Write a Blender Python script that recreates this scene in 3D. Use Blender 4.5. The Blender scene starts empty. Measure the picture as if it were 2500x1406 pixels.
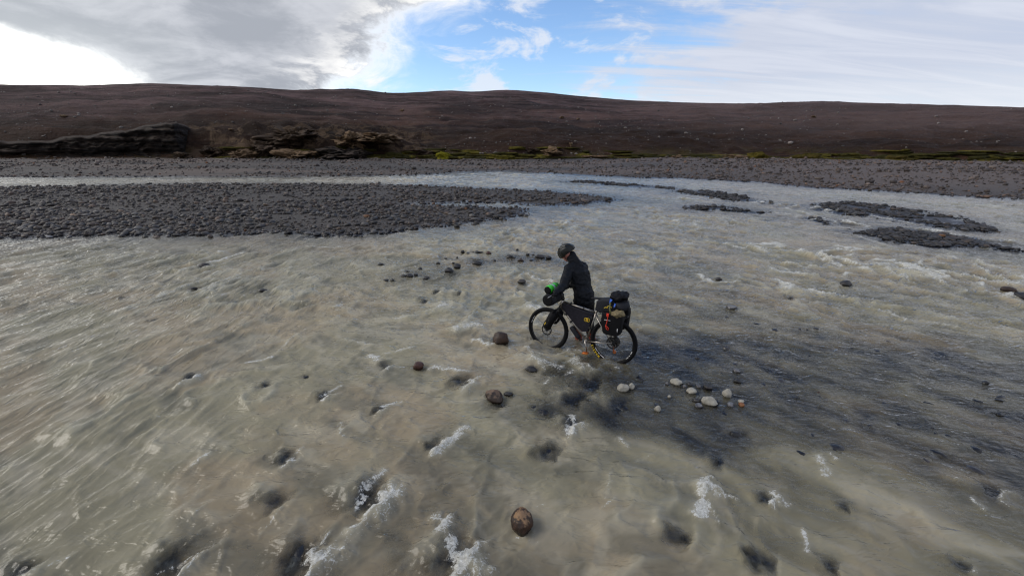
import bpy, bmesh, math, random
import numpy as np
from mathutils import Vector, Matrix, Euler, noise as mnoise

R = math.radians
random.seed(7)
RNG = np.random.default_rng(11)
SC = bpy.context.scene
COL = SC.collection

# ------------------------------------------------------------------ camera
PITCH, CAM_H, FPX = R(19.7), 3.2, 1000.0          # the view the photograph was taken with (2500 x 1406)
cam_data = bpy.data.cameras.new('camera')
cam_data.sensor_width = 36.0
cam_data.lens = 36.0 * FPX / 2500.0
cam_data.clip_start = 0.05
cam_data.clip_end = 3000.0
cam = bpy.data.objects.new('camera', cam_data)
cam.location = (0, 0, CAM_H)
cam.rotation_euler = (R(90) - PITCH, 0, 0)
COL.objects.link(cam)
SC.camera = cam

# ------------------------------------------------------------------ node helper
class NT:
    def __init__(self, tree):
        self.t = tree
        self.n = tree.nodes
        self.l = tree.links
    def new(self, typ, **kw):
        nd = self.n.new(typ)
        for k, v in kw.items():
            setattr(nd, k, v)
        return nd
    def put(self, sock, v):
        if isinstance(v, bpy.types.NodeSocket):
            self.l.new(v, sock)
        elif v is not None:
            if isinstance(v, (tuple, list)) and len(v) == 3 and sock.type == 'RGBA':
                v = (*v, 1.0)
            sock.default_value = v
    def math(self, op, a, b=None, c=None, clamp=False):
        nd = self.new('ShaderNodeMath', operation=op, use_clamp=clamp)
        self.put(nd.inputs[0], a)
        if b is not None: self.put(nd.inputs[1], b)
        if c is not None: self.put(nd.inputs[2], c)
        return nd.outputs[0]
    def add(self, a, b): return self.math('ADD', a, b)
    def sub(self, a, b): return self.math('SUBTRACT', a, b)
    def mul(self, a, b): return self.math('MULTIPLY', a, b)
    def step(self, v, lo, hi, a=0.0, b=1.0):
        nd = self.new('ShaderNodeMapRange', interpolation_type='SMOOTHSTEP')
        self.put(nd.inputs[0], v); self.put(nd.inputs[1], lo); self.put(nd.inputs[2], hi)
        self.put(nd.inputs[3], a); self.put(nd.inputs[4], b)
        return nd.outputs[0]
    def mix(self, f, a, b, blend='MIX'):
        nd = self.new('ShaderNodeMix', data_type='RGBA', blend_type=blend)
        self.put(nd.inputs[0], f); self.put(nd.inputs[6], a); self.put(nd.inputs[7], b)
        return nd.outputs[2]
    def noise(self, vec, scale, detail=4.0, rough=0.55, dist=0.0):
        nd = self.new('ShaderNodeTexNoise')
        if vec is not None: self.put(nd.inputs['Vector'], vec)
        nd.inputs['Scale'].default_value = scale
        nd.inputs['Detail'].default_value = detail
        nd.inputs['Roughness'].default_value = rough
        nd.inputs['Distortion'].default_value = dist
        return nd.outputs['Fac']
    def voronoi(self, vec, scale, out='Distance', feature='F1'):
        nd = self.new('ShaderNodeTexVoronoi', feature=feature)
        if vec is not None: self.put(nd.inputs['Vector'], vec)
        nd.inputs['Scale'].default_value = scale
        return nd.outputs[out]
    def mapping(self, vec, loc=(0, 0, 0), rot=(0, 0, 0), scale=(1, 1, 1)):
        nd = self.new('ShaderNodeMapping')
        self.put(nd.inputs[0], vec)
        nd.inputs[1].default_value = loc; nd.inputs[2].default_value = rot; nd.inputs[3].default_value = scale
        return nd.outputs[0]
    def bump(self, h, strength=0.5, dist=0.02, normal=None):
        nd = self.new('ShaderNodeBump')
        nd.inputs['Strength'].default_value = strength
        nd.inputs['Distance'].default_value = dist
        self.put(nd.inputs['Height'], h)
        if normal is not None: self.put(nd.inputs['Normal'], normal)
        return nd.outputs[0]
    def attr(self, name, out='Fac'):
        nd = self.new('ShaderNodeAttribute', attribute_name=name)
        return nd.outputs[out]
    def pos(self):
        return self.new('ShaderNodeNewGeometry').outputs['Position']
    def obj(self):
        return self.new('ShaderNodeTexCoord').outputs['Object']

# ------------------------------------------------------------------ sky and sun
SUN_AZ, SUN_EL = -90.0, 38.0                       # degrees from +Y towards +X, above the horizon
world = bpy.data.worlds.new('World')
SC.world = world
world.use_nodes = True
w = NT(world.node_tree)
w.n.clear()
sky = w.new('ShaderNodeTexSky', sky_type='NISHITA')
sky.sun_disc = False
sky.sun_elevation = R(SUN_EL)
sky.sun_rotation = R(SUN_AZ)
sky.altitude = 600
sky.dust_density = 0.6
sky.ozone_density = 1.6
gen = w.new('ShaderNodeTexCoord').outputs['Generated']
sp = w.new('ShaderNodeSeparateXYZ'); w.put(sp.inputs[0], gen)
dx, dy, dz = sp.outputs
DEG = 180 / math.pi
el = w.mul(w.math('ARCSINE', dz), DEG)
az = w.mul(w.math('ARCTAN2', dx, dy), DEG)
inv = w.math('DIVIDE', 1.0, w.add(w.math('MAXIMUM', dz, 0.0), 0.16))
cq = w.new('ShaderNodeCombineXYZ')
w.put(cq.inputs[0], w.mul(dx, inv)); w.put(cq.inputs[1], w.mul(dy, inv)); cq.inputs[2].default_value = 0.3
q = cq.outputs[0]
n_big = w.noise(q, 0.9, 5.0, 0.55, 0.3)
n_mid = w.noise(w.mapping(q, loc=(3.1, 1.7, 0)), 2.1, 7.0, 0.6, 0.4)
n_dir = w.noise(w.mapping(gen, scale=(1, 1, 2.2)), 7.0, 8.0, 0.62, 0.5)
streak = w.noise(w.mapping(q, rot=(0, 0, R(38)), scale=(0.5, 2.6, 1)), 1.5, 6.0, 0.6, 0.9)
nb = w.sub(n_big, 0.5); nm = w.sub(n_mid, 0.5); nd_ = w.sub(n_dir, 0.5)
elc = w.math('MINIMUM', el, 30.0)
# grey cloud bank on the left, bright ragged right edge
edge = w.sub(w.add(-18.5, w.mul(w.sub(elc, 7.0), 1.25)), w.mul(w.math('MAXIMUM', w.sub(el, 26.0), 0.0), 1.7))
wob = w.add(w.mul(nd_, 27.0), w.mul(nb, 8.0))
e_l = w.add(w.sub(edge, az), wob)                  # >0 inside the bank
m_left = w.step(e_l, -8.0, 6.0)
# thin streaky veil on the right, thickening away from the gap
e_r = w.add(w.add(w.sub(az, 11.0), w.mul(w.sub(streak, 0.5), 55.0)), w.add(w.mul(nd_, 26.0), w.add(w.mul(w.sub(7.5, w.math('MINIMUM', el, 55.0)), 0.9), w.mul(w.step(el, 13.0, 30.0), -32.0))))
m_right = w.mul(w.step(e_r, -6.0, 16.0), w.step(streak, 0.1, 0.55, 0.84, 1.0))
# small loose puffs in the gap
puff = w.mul(w.step(w.add(n_dir, w.mul(nm, 0.6)), 0.50, 0.66), 0.8)
# bright opening round the sun, low on the left
azb = w.sub(-38.5, w.mul(w.math('POWER', w.math('MAXIMUM', w.sub(el, 4.6), 0.0), 2.0), 0.40))
e_w = w.add(w.sub(azb, az), w.add(w.mul(nd_, 9.0), w.mul(nm, 3.0)))
far_az = w.step(az, -92.0, -74.0)
m_white = w.mul(w.step(e_w, -1.5, 6.0), w.mul(w.step(el, 17.0, 10.0), far_az))
STR = 0.1
K = 1.0 / STR
def kc(c, f=1.0): return tuple(v * K * f for v in c)
grey = w.mix(w.step(w.add(n_mid, w.mul(nd_, 0.5)), 0.32, 0.68), kc((0.36, 0.385, 0.435)), kc((0.56, 0.58, 0.63)))
grey = w.mix(w.step(el, 22.0, 50.0, 0.0, 0.45), grey, kc((0.24, 0.26, 0.31)))
rim_b = w.math('MAXIMUM', w.step(e_l, 6.0, 0.0), w.mul(w.step(e_l, 13.0, 3.0), w.step(w.add(n_dir, w.mul(nm, .6)), 0.44, 0.60)))
grey = w.mix(rim_b, grey, kc((0.98, 0.97, 0.95)))
haze_w = w.step(w.sub(az, w.mul(nd_, 10)), -31.0, -46.0, 0.0, 0.40)
grey = w.mix(w.mul(haze_w, w.step(el, 16.0, 4.0)), grey, kc((0.85, 0.9, 0.9)))
veil = w.mix(w.step(streak, 0.35, 0.7), kc((0.50, 0.55, 0.67)), kc((0.61, 0.65, 0.75)))
veil = w.mix(w.step(el, 8.0, 3.0, 0.0, 0.5), veil, kc((0.80, 0.84, 0.88)))
blue = w.mix(1.0, sky.outputs[0], (1.32, 1.48, 1.68), 'MULTIPLY')
c = w.mix(puff, blue, kc((0.72, 0.76, 0.84)))
c = w.mix(m_right, c, veil)
c = w.mix(m_left, c, grey)
c = w.mix(m_white, c, kc((2.1, 2.1, 2.0)))
c = w.mix(w.step(dz, -0.02, -0.10), c, kc((0.10, 0.09, 0.085)))
bg = w.new('ShaderNodeBackground'); bg.inputs['Strength'].default_value = STR
w.put(bg.inputs[0], c)
wo = w.new('ShaderNodeOutputWorld'); w.put(wo.inputs[0], bg.outputs[0])

sd_ = bpy.data.lights.new('sun', 'SUN')
sd_.energy = 1.5
sd_.angle = R(34)
sd_.color = (1.0, 0.95, 0.88)
sun = bpy.data.objects.new('sun', sd_)
COL.objects.link(sun)
S = Vector((math.sin(R(SUN_AZ)) * math.cos(R(SUN_EL)), math.cos(R(SUN_AZ)) * math.cos(R(SUN_EL)), math.sin(R(SUN_EL))))
sun.rotation_euler = S.to_track_quat('Z', 'Y').to_euler()
sun.location = S * 60

SC.view_settings.view_transform = 'Standard'
SC.view_settings.look = 'None'
SC.view_settings.exposure = 0.18
SC.view_settings.gamma = 1.0
SC.view_settings.use_curve_mapping = False
SC.render.engine = 'CYCLES'
SC.cycles.use_denoising = True
SC.cycles.filter_width = 1.2
SC.cycles.denoiser = 'OPENIMAGEDENOISE'
SC.cycles.sample_clamp_direct = 8.0
SC.cycles.sample_clamp_indirect = 4.0
SC.cycles.use_adaptive_sampling = True
SC.cycles.adaptive_threshold = 0.02
SC.cycles.max_bounces = 5
SC.cycles.transparent_max_bounces = 8
SC.cycles.caustics_reflective = False
SC.cycles.caustics_refractive = False

# ------------------------------------------------------------------ general helpers
def at(px, py, z=0.0):
    """the point at height z that a photograph pixel looks at"""
    u, v = (px - 1250) / FPX, (703 - py) / FPX
    d = (u, v * math.sin(PITCH) + math.cos(PITCH), v * math.cos(PITCH) - math.sin(PITCH))
    t = (z - CAM_H) / d[2]
    return Vector((t * d[0], t * d[1], z))
def depth_of(p):
    return p[1] * math.cos(PITCH) - (p[2] - CAM_H) * math.sin(PITCH)
def tag(o, label=None, cat=None, group=None, kind=None):
    if label: o['label'] = label
    if cat: o['category'] = cat
    if group: o['group'] = group
    if kind: o['kind'] = kind
    return o
def link(name, me, mat=None, parent=None):
    o = bpy.data.objects.new(name, me)
    COL.objects.link(o)
    if mat is not None and me is not None:
        me.materials.clear(); me.materials.append(mat)
    if parent is not None: o.parent = parent
    return o
def empty(name, loc=(0, 0, 0), rot=(0, 0, 0)):
    o = bpy.data.objects.new(name, None)
    o.location = loc; o.rotation_euler = rot
    o.empty_display_size = 0.1
    COL.objects.link(o)
    return o
def np_mesh(name, co, faces, smooth=True, attrs=None):
    """co (n,3), faces (m,3) or (m,4)"""
    me = bpy.data.meshes.new(name)
    n, (m, k) = len(co), faces.shape
    me.vertices.add(n)
    me.vertices.foreach_set('co', np.ascontiguousarray(co, dtype=np.float32).ravel())
    me.loops.add(m * k)
    me.loops.foreach_set('vertex_index', np.ascontiguousarray(faces, dtype=np.int32).ravel())
    me.polygons.add(m)
    me.polygons.foreach_set('loop_start', np.arange(0, m * k, k, dtype=np.int32))
    me.polygons.foreach_set('loop_total', np.full(m, k, dtype=np.int32))
    if smooth: me.polygons.foreach_set('use_smooth', np.ones(m, dtype=bool))
    for an, av in (attrs or {}).items():
        if av.ndim == 1:
            a = me.attributes.new(an, 'FLOAT', 'POINT'); a.data.foreach_set('value', av.astype(np.float32))
        else:
            a = me.attributes.new(an, 'FLOAT_COLOR', 'POINT')
            a.data.foreach_set('color', np.concatenate([av, np.ones((len(av), 1))], 1).astype(np.float32).ravel())
    me.update(calc_edges=True)
    me.validate()
    return me
def grid_faces(nr, nc):
    i = np.arange(nr * nc).reshape(nr, nc)
    return np.stack([i[:-1, :-1], i[:-1, 1:], i[1:, 1:], i[1:, :-1]], -1).reshape(-1, 4)

_T = RNG.random((6, 256, 256))
def vn(x, y, s=0):
    ix = np.floor(x).astype(np.int64); iy = np.floor(y).astype(np.int64)
    fx = x - ix; fy = y - iy
    fx = fx * fx * fx * (fx * (fx * 6 - 15) + 10); fy = fy * fy * fy * (fy * (fy * 6 - 15) + 10)
    t = _T[s % 6]; o = 37 * (s // 6)
    a = t[(iy + o) & 255, ix & 255]; b = t[(iy + o) & 255, (ix + 1) & 255]
    c_ = t[(iy + o + 1) & 255, ix & 255]; d = t[(iy + o + 1) & 255, (ix + 1) & 255]
    return (a + (b - a) * fx) * (1 - fy) + (c_ + (d - c_) * fx) * fy - 0.5
def fbm(x, y, oct=4, s=0, gain=0.5):
    v = 0; a = 1.0; f = 1.0
    for i in range(oct):
        v = v + a * vn(x * f + 13.7 * i, y * f + 7.3 * i, s + i); a *= gain; f *= 2.03
    return v
def sstep(v, lo, hi):
    t = np.clip((v - lo) / (hi - lo), 0, 1)
    return t * t * (3 - 2 * t)

# ------------------------------------------------------------------ plan of the gravel bars (water's edge)
def poly(pts): return np.array([at(*p)[:2] for p in pts])
BAR_NEAR = poly([(-500, 588), (0, 580), (200, 577), (330, 573), (450, 574), (600, 571), (700, 566), (800, 576), (860, 575), (930, 568), (1010, 560),
                 (1150, 545), (1230, 533), (1278, 524), (1286, 515), (1275, 509), (1200, 507), (1130, 503), (1010, 498), (1060, 495.5), (1150, 494.5),
                 (1250, 496), (1330, 503), (1400, 500), (1460, 494), (1505, 487), (1440, 476), (1330, 467), (1200, 462), (1000, 453), (920, 450.5),
                 (700, 450), (500, 449), (300, 452), (0, 458), (-500, 467)])
SHORE = [(-600, 428), (-200, 431.5), (0, 433), (370, 431.6), (800, 431), (1000, 428), (1080, 424), (1110, 420.5), (1230, 418), (1380, 425), (1550, 434), (1650, 435), (1850, 445),
         (1980, 458), (2100, 463), (2250, 473), (2350, 481), (2500, 487), (2900, 505)]
_far = poly(SHORE)
PLAIN = np.concatenate([_far, np.array([[120, 22], [160, 110], [-190, 110], [-190, 44]])])
BARS_RIGHT = [poly(p) for p in (
    [(1380, 444), (1440, 441.5), (1510, 448), (1620, 456), (1660, 463), (1590, 459.5), (1480, 452)],
    [(1650, 463), (1750, 468), (1805, 478), (1862, 494), (1800, 491), (1720, 480), (1650, 469)],
    [(1985, 505), (2010, 497), (2062, 492), (2120, 499), (2250, 514), (2340, 530), (2425, 559), (2415, 567), (2350, 561), (2200, 545), (2140, 535), (2050, 520)],
    [(1690, 503), (1760, 502.5), (1800, 508), (1880, 520), (1800, 517), (1700, 513)],
    [(1948, 531), (1990, 532), (2036, 544), (2020, 547), (1970, 540)],
    [(2080, 566), (2140, 559), (2200, 561), (2290, 571), (2380, 589), (2500, 609), (2700, 640), (2690, 660), (2500, 618), (2350, 606), (2250, 599), (2170, 586)])]
def sdist(x, y, P):
    """signed distance to a closed outline, positive inside"""
    d2 = np.full(x.shape, 1e9); ins = np.zeros(x.shape, bool)
    for i in range(len(P)):
        ax, ay = P[i]; bx, by = P[(i + 1) % len(P)]
        ex, ey = bx - ax, by - ay
        t = np.clip(((x - ax) * ex + (y - ay) * ey) / (ex * ex + ey * ey + 1e-9), 0, 1)
        d2 = np.minimum(d2, (x - ax - t * ex) ** 2 + (y - ay - t * ey) ** 2)
        cnd = ((ay > y) != (by > y)) & (x < ex * (y - ay) / (ey + 1e-12) + ax)
        ins ^= cnd
    d = np.sqrt(d2)
    return np.where(ins, d, -d)
def gauss(x, y, px, py, rx, ry, rot=0.0):
    c_, s_ = math.cos(rot), math.sin(rot)
    u = (x - px) * c_ + (y - py) * s_; v = -(x - px) * s_ + (y - py) * c_
    return np.exp(-(u / rx) ** 2 - (v / ry) ** 2)
SHOALS = []      # (px, py, rx, ry, rot, rise)
def shoal(px, py, rx, ry, rot, rise):
    p = at(px, py); SHOALS.append((p.x, p.y, rx * 1.2, ry * 1.45, rot, rise * 1.36))
shoal(1690, 965, 1.0, 0.42, -0.35, 0.19)
shoal(1450, 965, 0.60, 0.38, -0.2, 0.17)
shoal(1620, 1030, 0.8, 0.30, -0.5, 0.15)
shoal(1840, 985, 1.3, 0.45, -0.5, 0.12)
shoal(1980, 955, 1.6, 0.6, -0.5, 0.10)
shoal(1590, 960, 0.9, 0.40, -0.3, 0.12)
shoal(1120, 640, 2.0, 0.8, 0.25, 0.17)
shoal(1300, 632, 1.3, 0.7, 0.1, 0.18)
shoal(980, 672, 1.2, 0.5, 0.2, 0.13)
shoal(1500, 885, 0.65, 0.45, 0.4, 0.22)
shoal(2300, 960, 2.9, 1.0, -0.6, 0.13)
shoal(2100, 1000, 1.6, 0.6, -0.6, 0.09)
shoal(1560, 660, 1.8, 1.3, 0.0, 0.13)
shoal(1700, 780, 1.6, 0.9, -0.6, 0.10)
shoal(2250, 850, 2.6, 0.9, -0.6, 0.12)
shoal(1320, 910, 0.5, 0.3, 0.0, 0.10)
shoal(1340, 1000, 0.5, 0.35, -0.3, 0.10)
shoal(1480, 505, 3.0, 1.2, 0.5, 0.10)
shoal(1600, 492, 3.5, 1.0, -0.6, 0.18)
shoal(560, 705, 1.2, 0.4, 0.2, 0.08)
def bed(x, y):
    """height of the ground: riverbed below 0, gravel bars and the far plain above"""
    n1 = fbm(x * 0.35, y * 0.35, 4, 1); n2 = fbm(x * 1.3, y * 1.9, 4, 2)
    z = -0.39 + 0.10 * n1 + 0.09 * n2 + (0.20 + 0.08 * sstep(x, -3.0, 0.5)) * (1 - sstep(y, 2.2, 7.5)) + 0.12 * sstep(x, 0.4, 3.4) * (1 - sstep(y, 9.0, 12.5)) * sstep(y, 3.4, 4.6)
    for (a, b, rx, ry, rot, rise) in SHOALS: z = z + rise * gauss(x, y, a, b, rx, ry, rot)
    z = np.minimum(z, -0.035 + 0.03 * n2)
    wob = 0.30 * fbm(x * 0.8, y * 0.8, 4, 3)
    dA = sdist(x, y, BAR_NEAR) + wob * 0.4
    zA = np.where(dA > 0, np.minimum(0.06 * dA, 0.07 + 0.01 * dA) * (1 + 0.4 * n1), 0.09 * dA)
    zA = np.minimum(zA, 0.11)
    z = np.maximum(z, zA)
    dP = sdist(x, y, PLAIN) + wob * 2
    zP = np.where(dP > 0, 0.05 * dP * (1 + 0.5 * n1), 0.08 * dP)
    zP = np.where(zP > 0, 1.05 * (1 - np.exp(-zP / 0.85)), zP)
    z = np.maximum(z, zP)
    for P in BARS_RIGHT:
        d = sdist(x, y, P) + 0.45 * fbm(x * 0.9, y * 0.9, 4, 3) - 0.20 + np.minimum(0, 1.5 * (fbm(x * 1.2, y * 1.2, 3, 47) + 0.10))
        z = np.maximum(z, np.where(d > 0, np.minimum(0.10 * d, 0.02), 0.10 * d))
    return z

# ------------------------------------------------------------------ materials
MATS = {}
def material(name, build):
    if name in MATS: return MATS[name]
    m = bpy.data.materials.new(name); m.use_nodes = True
    t = NT(m.node_tree); t.n.clear()
    out = t.new('ShaderNodeOutputMaterial')
    sh = build(t)
    t.put(out.inputs[0], sh)
    MATS[name] = m
    return m
def pbsdf(t, color, rough=0.5, normal=None, metal=0.0, spec=0.5, sheen=0.0, coat=0.0):
    b = t.new('ShaderNodeBsdfPrincipled')
    t.put(b.inputs['Base Color'], color); t.put(b.inputs['Roughness'], rough); t.put(b.inputs['Metallic'], metal)
    b.inputs['Specular IOR Level'].default_value = spec
    if sheen: b.inputs['Sheen Weight'].default_value = sheen
    if coat: b.inputs['Coat Weight'].default_value = coat
    if normal is not None: t.put(b.inputs['Normal'], normal)
    return b.outputs[0]
def simple(name, col, rough=0.5, metal=0.0, var=0.25, scale=30.0, bump=0.0, spec=0.5, sheen=0.0):
    def build(t):
        v = t.obj()
        n = t.noise(v, scale, 5.0, 0.6)
        c = t.mix(t.step(n, 0.3, 0.7), tuple(k * (1 - var) for k in col), tuple(min(1, k * (1 + var)) for k in col))
        r = t.step(t.noise(v, scale * 2.3, 3.0), 0.3, 0.7, max(0.03, rough - 0.1), min(1, rough + 0.1))
        nm = t.bump(t.noise(v, scale * 1.7, 4.0), bump, 0.004) if bump else None
        return pbsdf(t, c, r, nm, metal, spec, sheen)
    return material(name, build)

def m_ground(t):
    p = t.pos()
    big = t.noise(p, 0.22, 5.0, 0.6)
    mid = t.noise(p, 1.7, 6.0, 0.65)
    vor = t.voronoi(p, 9.0, 'Color'); vd = t.voronoi(p, 9.0)
    vor2 = t.voronoi(p, 23.0, 'Color'); vd2 = t.voronoi(p, 23.0)
    vs = t.new('ShaderNodeSeparateXYZ'); t.put(vs.inputs[0], vor)
    vs2 = t.new('ShaderNodeSeparateXYZ'); t.put(vs2.inputs[0], vor2)
    pebble = t.math('MULTIPLY', t.math('POWER', vs.outputs[0], 2.0), 0.7)
    c = t.mix(t.step(big, 0.35, 0.65), (0.020, 0.017, 0.0155), (0.034, 0.027, 0.022))
    c = t.mix(t.mul(pebble, 0.8), c, (0.058, 0.051, 0.047))
    c = t.mix(t.mul(t.math('POWER', vs2.outputs[1], 3.0), 0.5), c, (0.11, 0.095, 0.085))
    c = t.mix(t.step(mid, 0.55, 0.8), c, (0.030, 0.026, 0.026))
    sep = t.new('ShaderNodeSeparateXYZ'); t.put(sep.inputs[0], p)
    # sandy fines on the far plain
    sand = t.mul(t.step(sep.outputs[1], 26, 48), t.step(t.noise(t.mapping(p, scale=(0.05, 0.3, 1)), 1.0, 4.0), 0.42, 0.62))
    sand = t.math('MAXIMUM', sand, t.mul(t.step(sep.outputs[0], 8, 34), t.step(sep.outputs[1], 22, 34)))
    c = t.mix(t.mul(sand, 0.75), c, (0.110, 0.080, 0.064))
    wet = t.step(sep.outputs[2], 0.05, -0.01)
    c = t.mix(wet, c, (0.34, 0.34, 0.36), 'MULTIPLY')
    c = t.mix(t.mul(wet, 0.6), c, (0.016, 0.022, 0.042))  # blue of reflected sky put into the bed colour
    h = t.add(t.mul(vd, -0.6), t.add(t.mul(vd2, -0.3), t.mul(mid, 0.6)))
    return pbsdf(t, c, t.step(wet, 0, 1, 0.75, 0.3), t.bump(h, 0.9, 0.05))
M_GROUND = material('riverbed_gravel', m_ground)

def m_stone_stuff(t):
    p = t.pos()
    tint = t.attr('tint', 'Color')
    n = t.noise(p, 14.0, 5.0, 0.65)
    c = t.mix(1.0, tint, t.mix(t.step(n, 0.3, 0.7), (0.65, 0.65, 0.66), (1.3, 1.28, 1.25)), 'MULTIPLY')
    sep = t.new('ShaderNodeSeparateXYZ'); t.put(sep.inputs[0], p)
    wet = t.step(sep.outputs[2], 0.055, 0.02)
    c = t.mix(wet, c, (0.42, 0.42, 0.45), 'MULTIPLY')
    return pbsdf(t, c, t.step(wet, 0, 1, 0.62, 0.25), t.bump(n, 0.4, 0.02))
M_STONES = material('loose_stones', m_stone_stuff)

def stone_mat(name, c1, c2, c3=None, rough=0.55, wetz=0.0, scale=9.0):
    def build(t):
        p = t.obj(); wp = t.pos()
        n = t.noise(p, scale, 7.0, 0.65); f = t.noise(p, scale * 5, 4.0, 0.7)
        c = t.mix(t.step(n, 0.35, 0.65), c1, c2)
        c = t.mix(t.mul(t.step(f, 0.5, 0.75), 0.5), c, tuple(k * 0.5 for k in c1))
        if c3 is not None:
            nz = t.new('ShaderNodeSeparateXYZ'); t.put(nz.inputs[0], p)
            top = t.add(t.add(nz.outputs[2], t.mul(nz.outputs[1], 0.15)), t.mul(t.sub(t.noise(p, 14.0, 6.0, 0.7), 0.5), 0.32))
            c = t.mix(t.step(top, c3[0], c3[0] + 0.03), c, c3[1])
        sep = t.new('ShaderNodeSeparateXYZ'); t.put(sep.inputs[0], wp)
        wet = t.step(t.add(sep.outputs[2], t.mul(t.sub(n, 0.5), 0.05)), 0.045 + wetz, 0.015 + wetz)
        c = t.mix(wet, c, (0.45, 0.43, 0.43), 'MULTIPLY')
        return pbsdf(t, c, t.step(wet, 0, 1, rough, 0.18), t.bump(t.add(n, t.mul(f, 0.4)), 0.6, 0.02))
    return material(name, build)
STONE = {
    'black': stone_mat('wet_black_stone', (0.010, 0.010, 0.012), (0.030, 0.029, 0.032)),
    'dark': stone_mat('dark_basalt', (0.016, 0.015, 0.017), (0.050, 0.045, 0.045)),
    'brown': stone_mat('brown_stone', (0.020, 0.010, 0.006), (0.060, 0.031, 0.018)),
    'red': stone_mat('red_brown_stone', (0.035, 0.012, 0.009), (0.085, 0.034, 0.026)),
    'egg': stone_mat('brown_stone_tan_crust', (0.014, 0.006, 0.003), (0.052, 0.022, 0.011), (0.066, (0.24, 0.14, 0.07))),
    'rough': stone_mat('brown_stone_dry_top', (0.020, 0.012, 0.009), (0.055, 0.034, 0.024), (0.055, (0.15, 0.095, 0.06))),
    'white': stone_mat('pale_stone', (0.25, 0.235, 0.20), (0.42, 0.395, 0.335), rough=0.7, wetz=-0.02),
    'grey': stone_mat('grey_stone', (0.10, 0.105, 0.12), (0.22, 0.22, 0.23)),
    'orange': stone_mat('orange_stone', (0.16, 0.06, 0.02), (0.26, 0.11, 0.04), wetz=-0.02),
}

# water: silt-laden melt water; 'turb' is how much silt lies between surface and bed, 'foam' where air is beaten in
def m_water(t):
    p = t.pos()
    turb = t.attr('turb'); foam = t.attr('foam'); rip = t.attr('ripple'); wl = t.attr('across')
    c = t.attr('silt', 'Color')
    # fine ripples, drawn out along the current
    def crests(n):                                        # folds a noise into narrow crests between broad troughs
        d1 = t.sub(n, 0.5); q1 = t.math('SQRT', t.add(t.mul(d1, d1), 0.0012)); return t.math('POWER', t.math('MAXIMUM', t.sub(1.15, t.mul(q1, 4.5)), 0.0), 1.5)
    a1 = t.noise(t.mapping(p, rot=(0, 0, R(42)), scale=(0.8, 1.7, 1)), 3.4, 3.0, 0.55, 0.35)
    a2 = t.noise(t.mapping(p, rot=(0, 0, R(8)), scale=(2.0, 0.55, 1)), 3.4, 3.0, 0.55, 0.35)
    mx = t.new('ShaderNodeMix'); t.put(mx.inputs[0], wl); t.put(mx.inputs[2], a1); t.put(mx.inputs[3], a2)
    rh = t.mul(t.add(crests(mx.outputs[0]), t.mul(mx.outputs[0], 1.2)), rip)
    nrm = t.bump(rh, 1.0, 0.026)
    # foam: beaten white lace that breaks up at its edges
    f1 = t.noise(p, 22.0, 4.0, 0.75, 1.8)
    fm = t.add(t.mul(foam, 0.92), t.mul(t.sub(f1, 0.5), 1.7))
    fmask = t.mul(t.step(fm, 0.40, 0.72), t.step(foam, 0.02, 0.2))
    fn = t.bump(f1, 1.0, 0.022)
    diff = t.new('ShaderNodeBsdfDiffuse'); t.put(diff.inputs[0], c); t.put(diff.inputs['Normal'], nrm)
    tr = t.new('ShaderNodeBsdfTransparent'); tr.inputs[0].default_value = (0.78, 0.86, 0.92, 1)
    m1 = t.new('ShaderNodeMixShader'); t.put(m1.inputs[0], turb); t.put(m1.inputs[1], tr.outputs[0]); t.put(m1.inputs[2], diff.outputs[0])
    gl = t.new('ShaderNodeBsdfGlossy'); gl.inputs['Roughness'].default_value = 0.17; t.put(gl.inputs['Normal'], nrm)
    fr = t.new('ShaderNodeFresnel'); fr.inputs[0].default_value = 1.34; t.put(fr.inputs['Normal'], nrm)
    m2 = t.new('ShaderNodeMixShader'); t.put(m2.inputs[0], fr.outputs[0]); t.put(m2.inputs[1], m1.outputs[0]); t.put(m2.inputs[2], gl.outputs[0])
    fc = t.mix(t.step(f1, 0.35, 0.7), (0.50, 0.49, 0.44), (0.82, 0.82, 0.79))
    fb = t.new('ShaderNodeBsdfDiffuse'); t.put(fb.inputs[0], fc); t.put(fb.inputs['Normal'], fn)
    m3 = t.new('ShaderNodeMixShader'); t.put(m3.inputs[0], t.mul(fmask, 0.85)); t.put(m3.inputs[1], m2.outputs[0]); t.put(m3.inputs[2], fb.outputs[0])
    return m3.outputs[0]
M_WATER = material('silty_meltwater', m_water)

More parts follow.
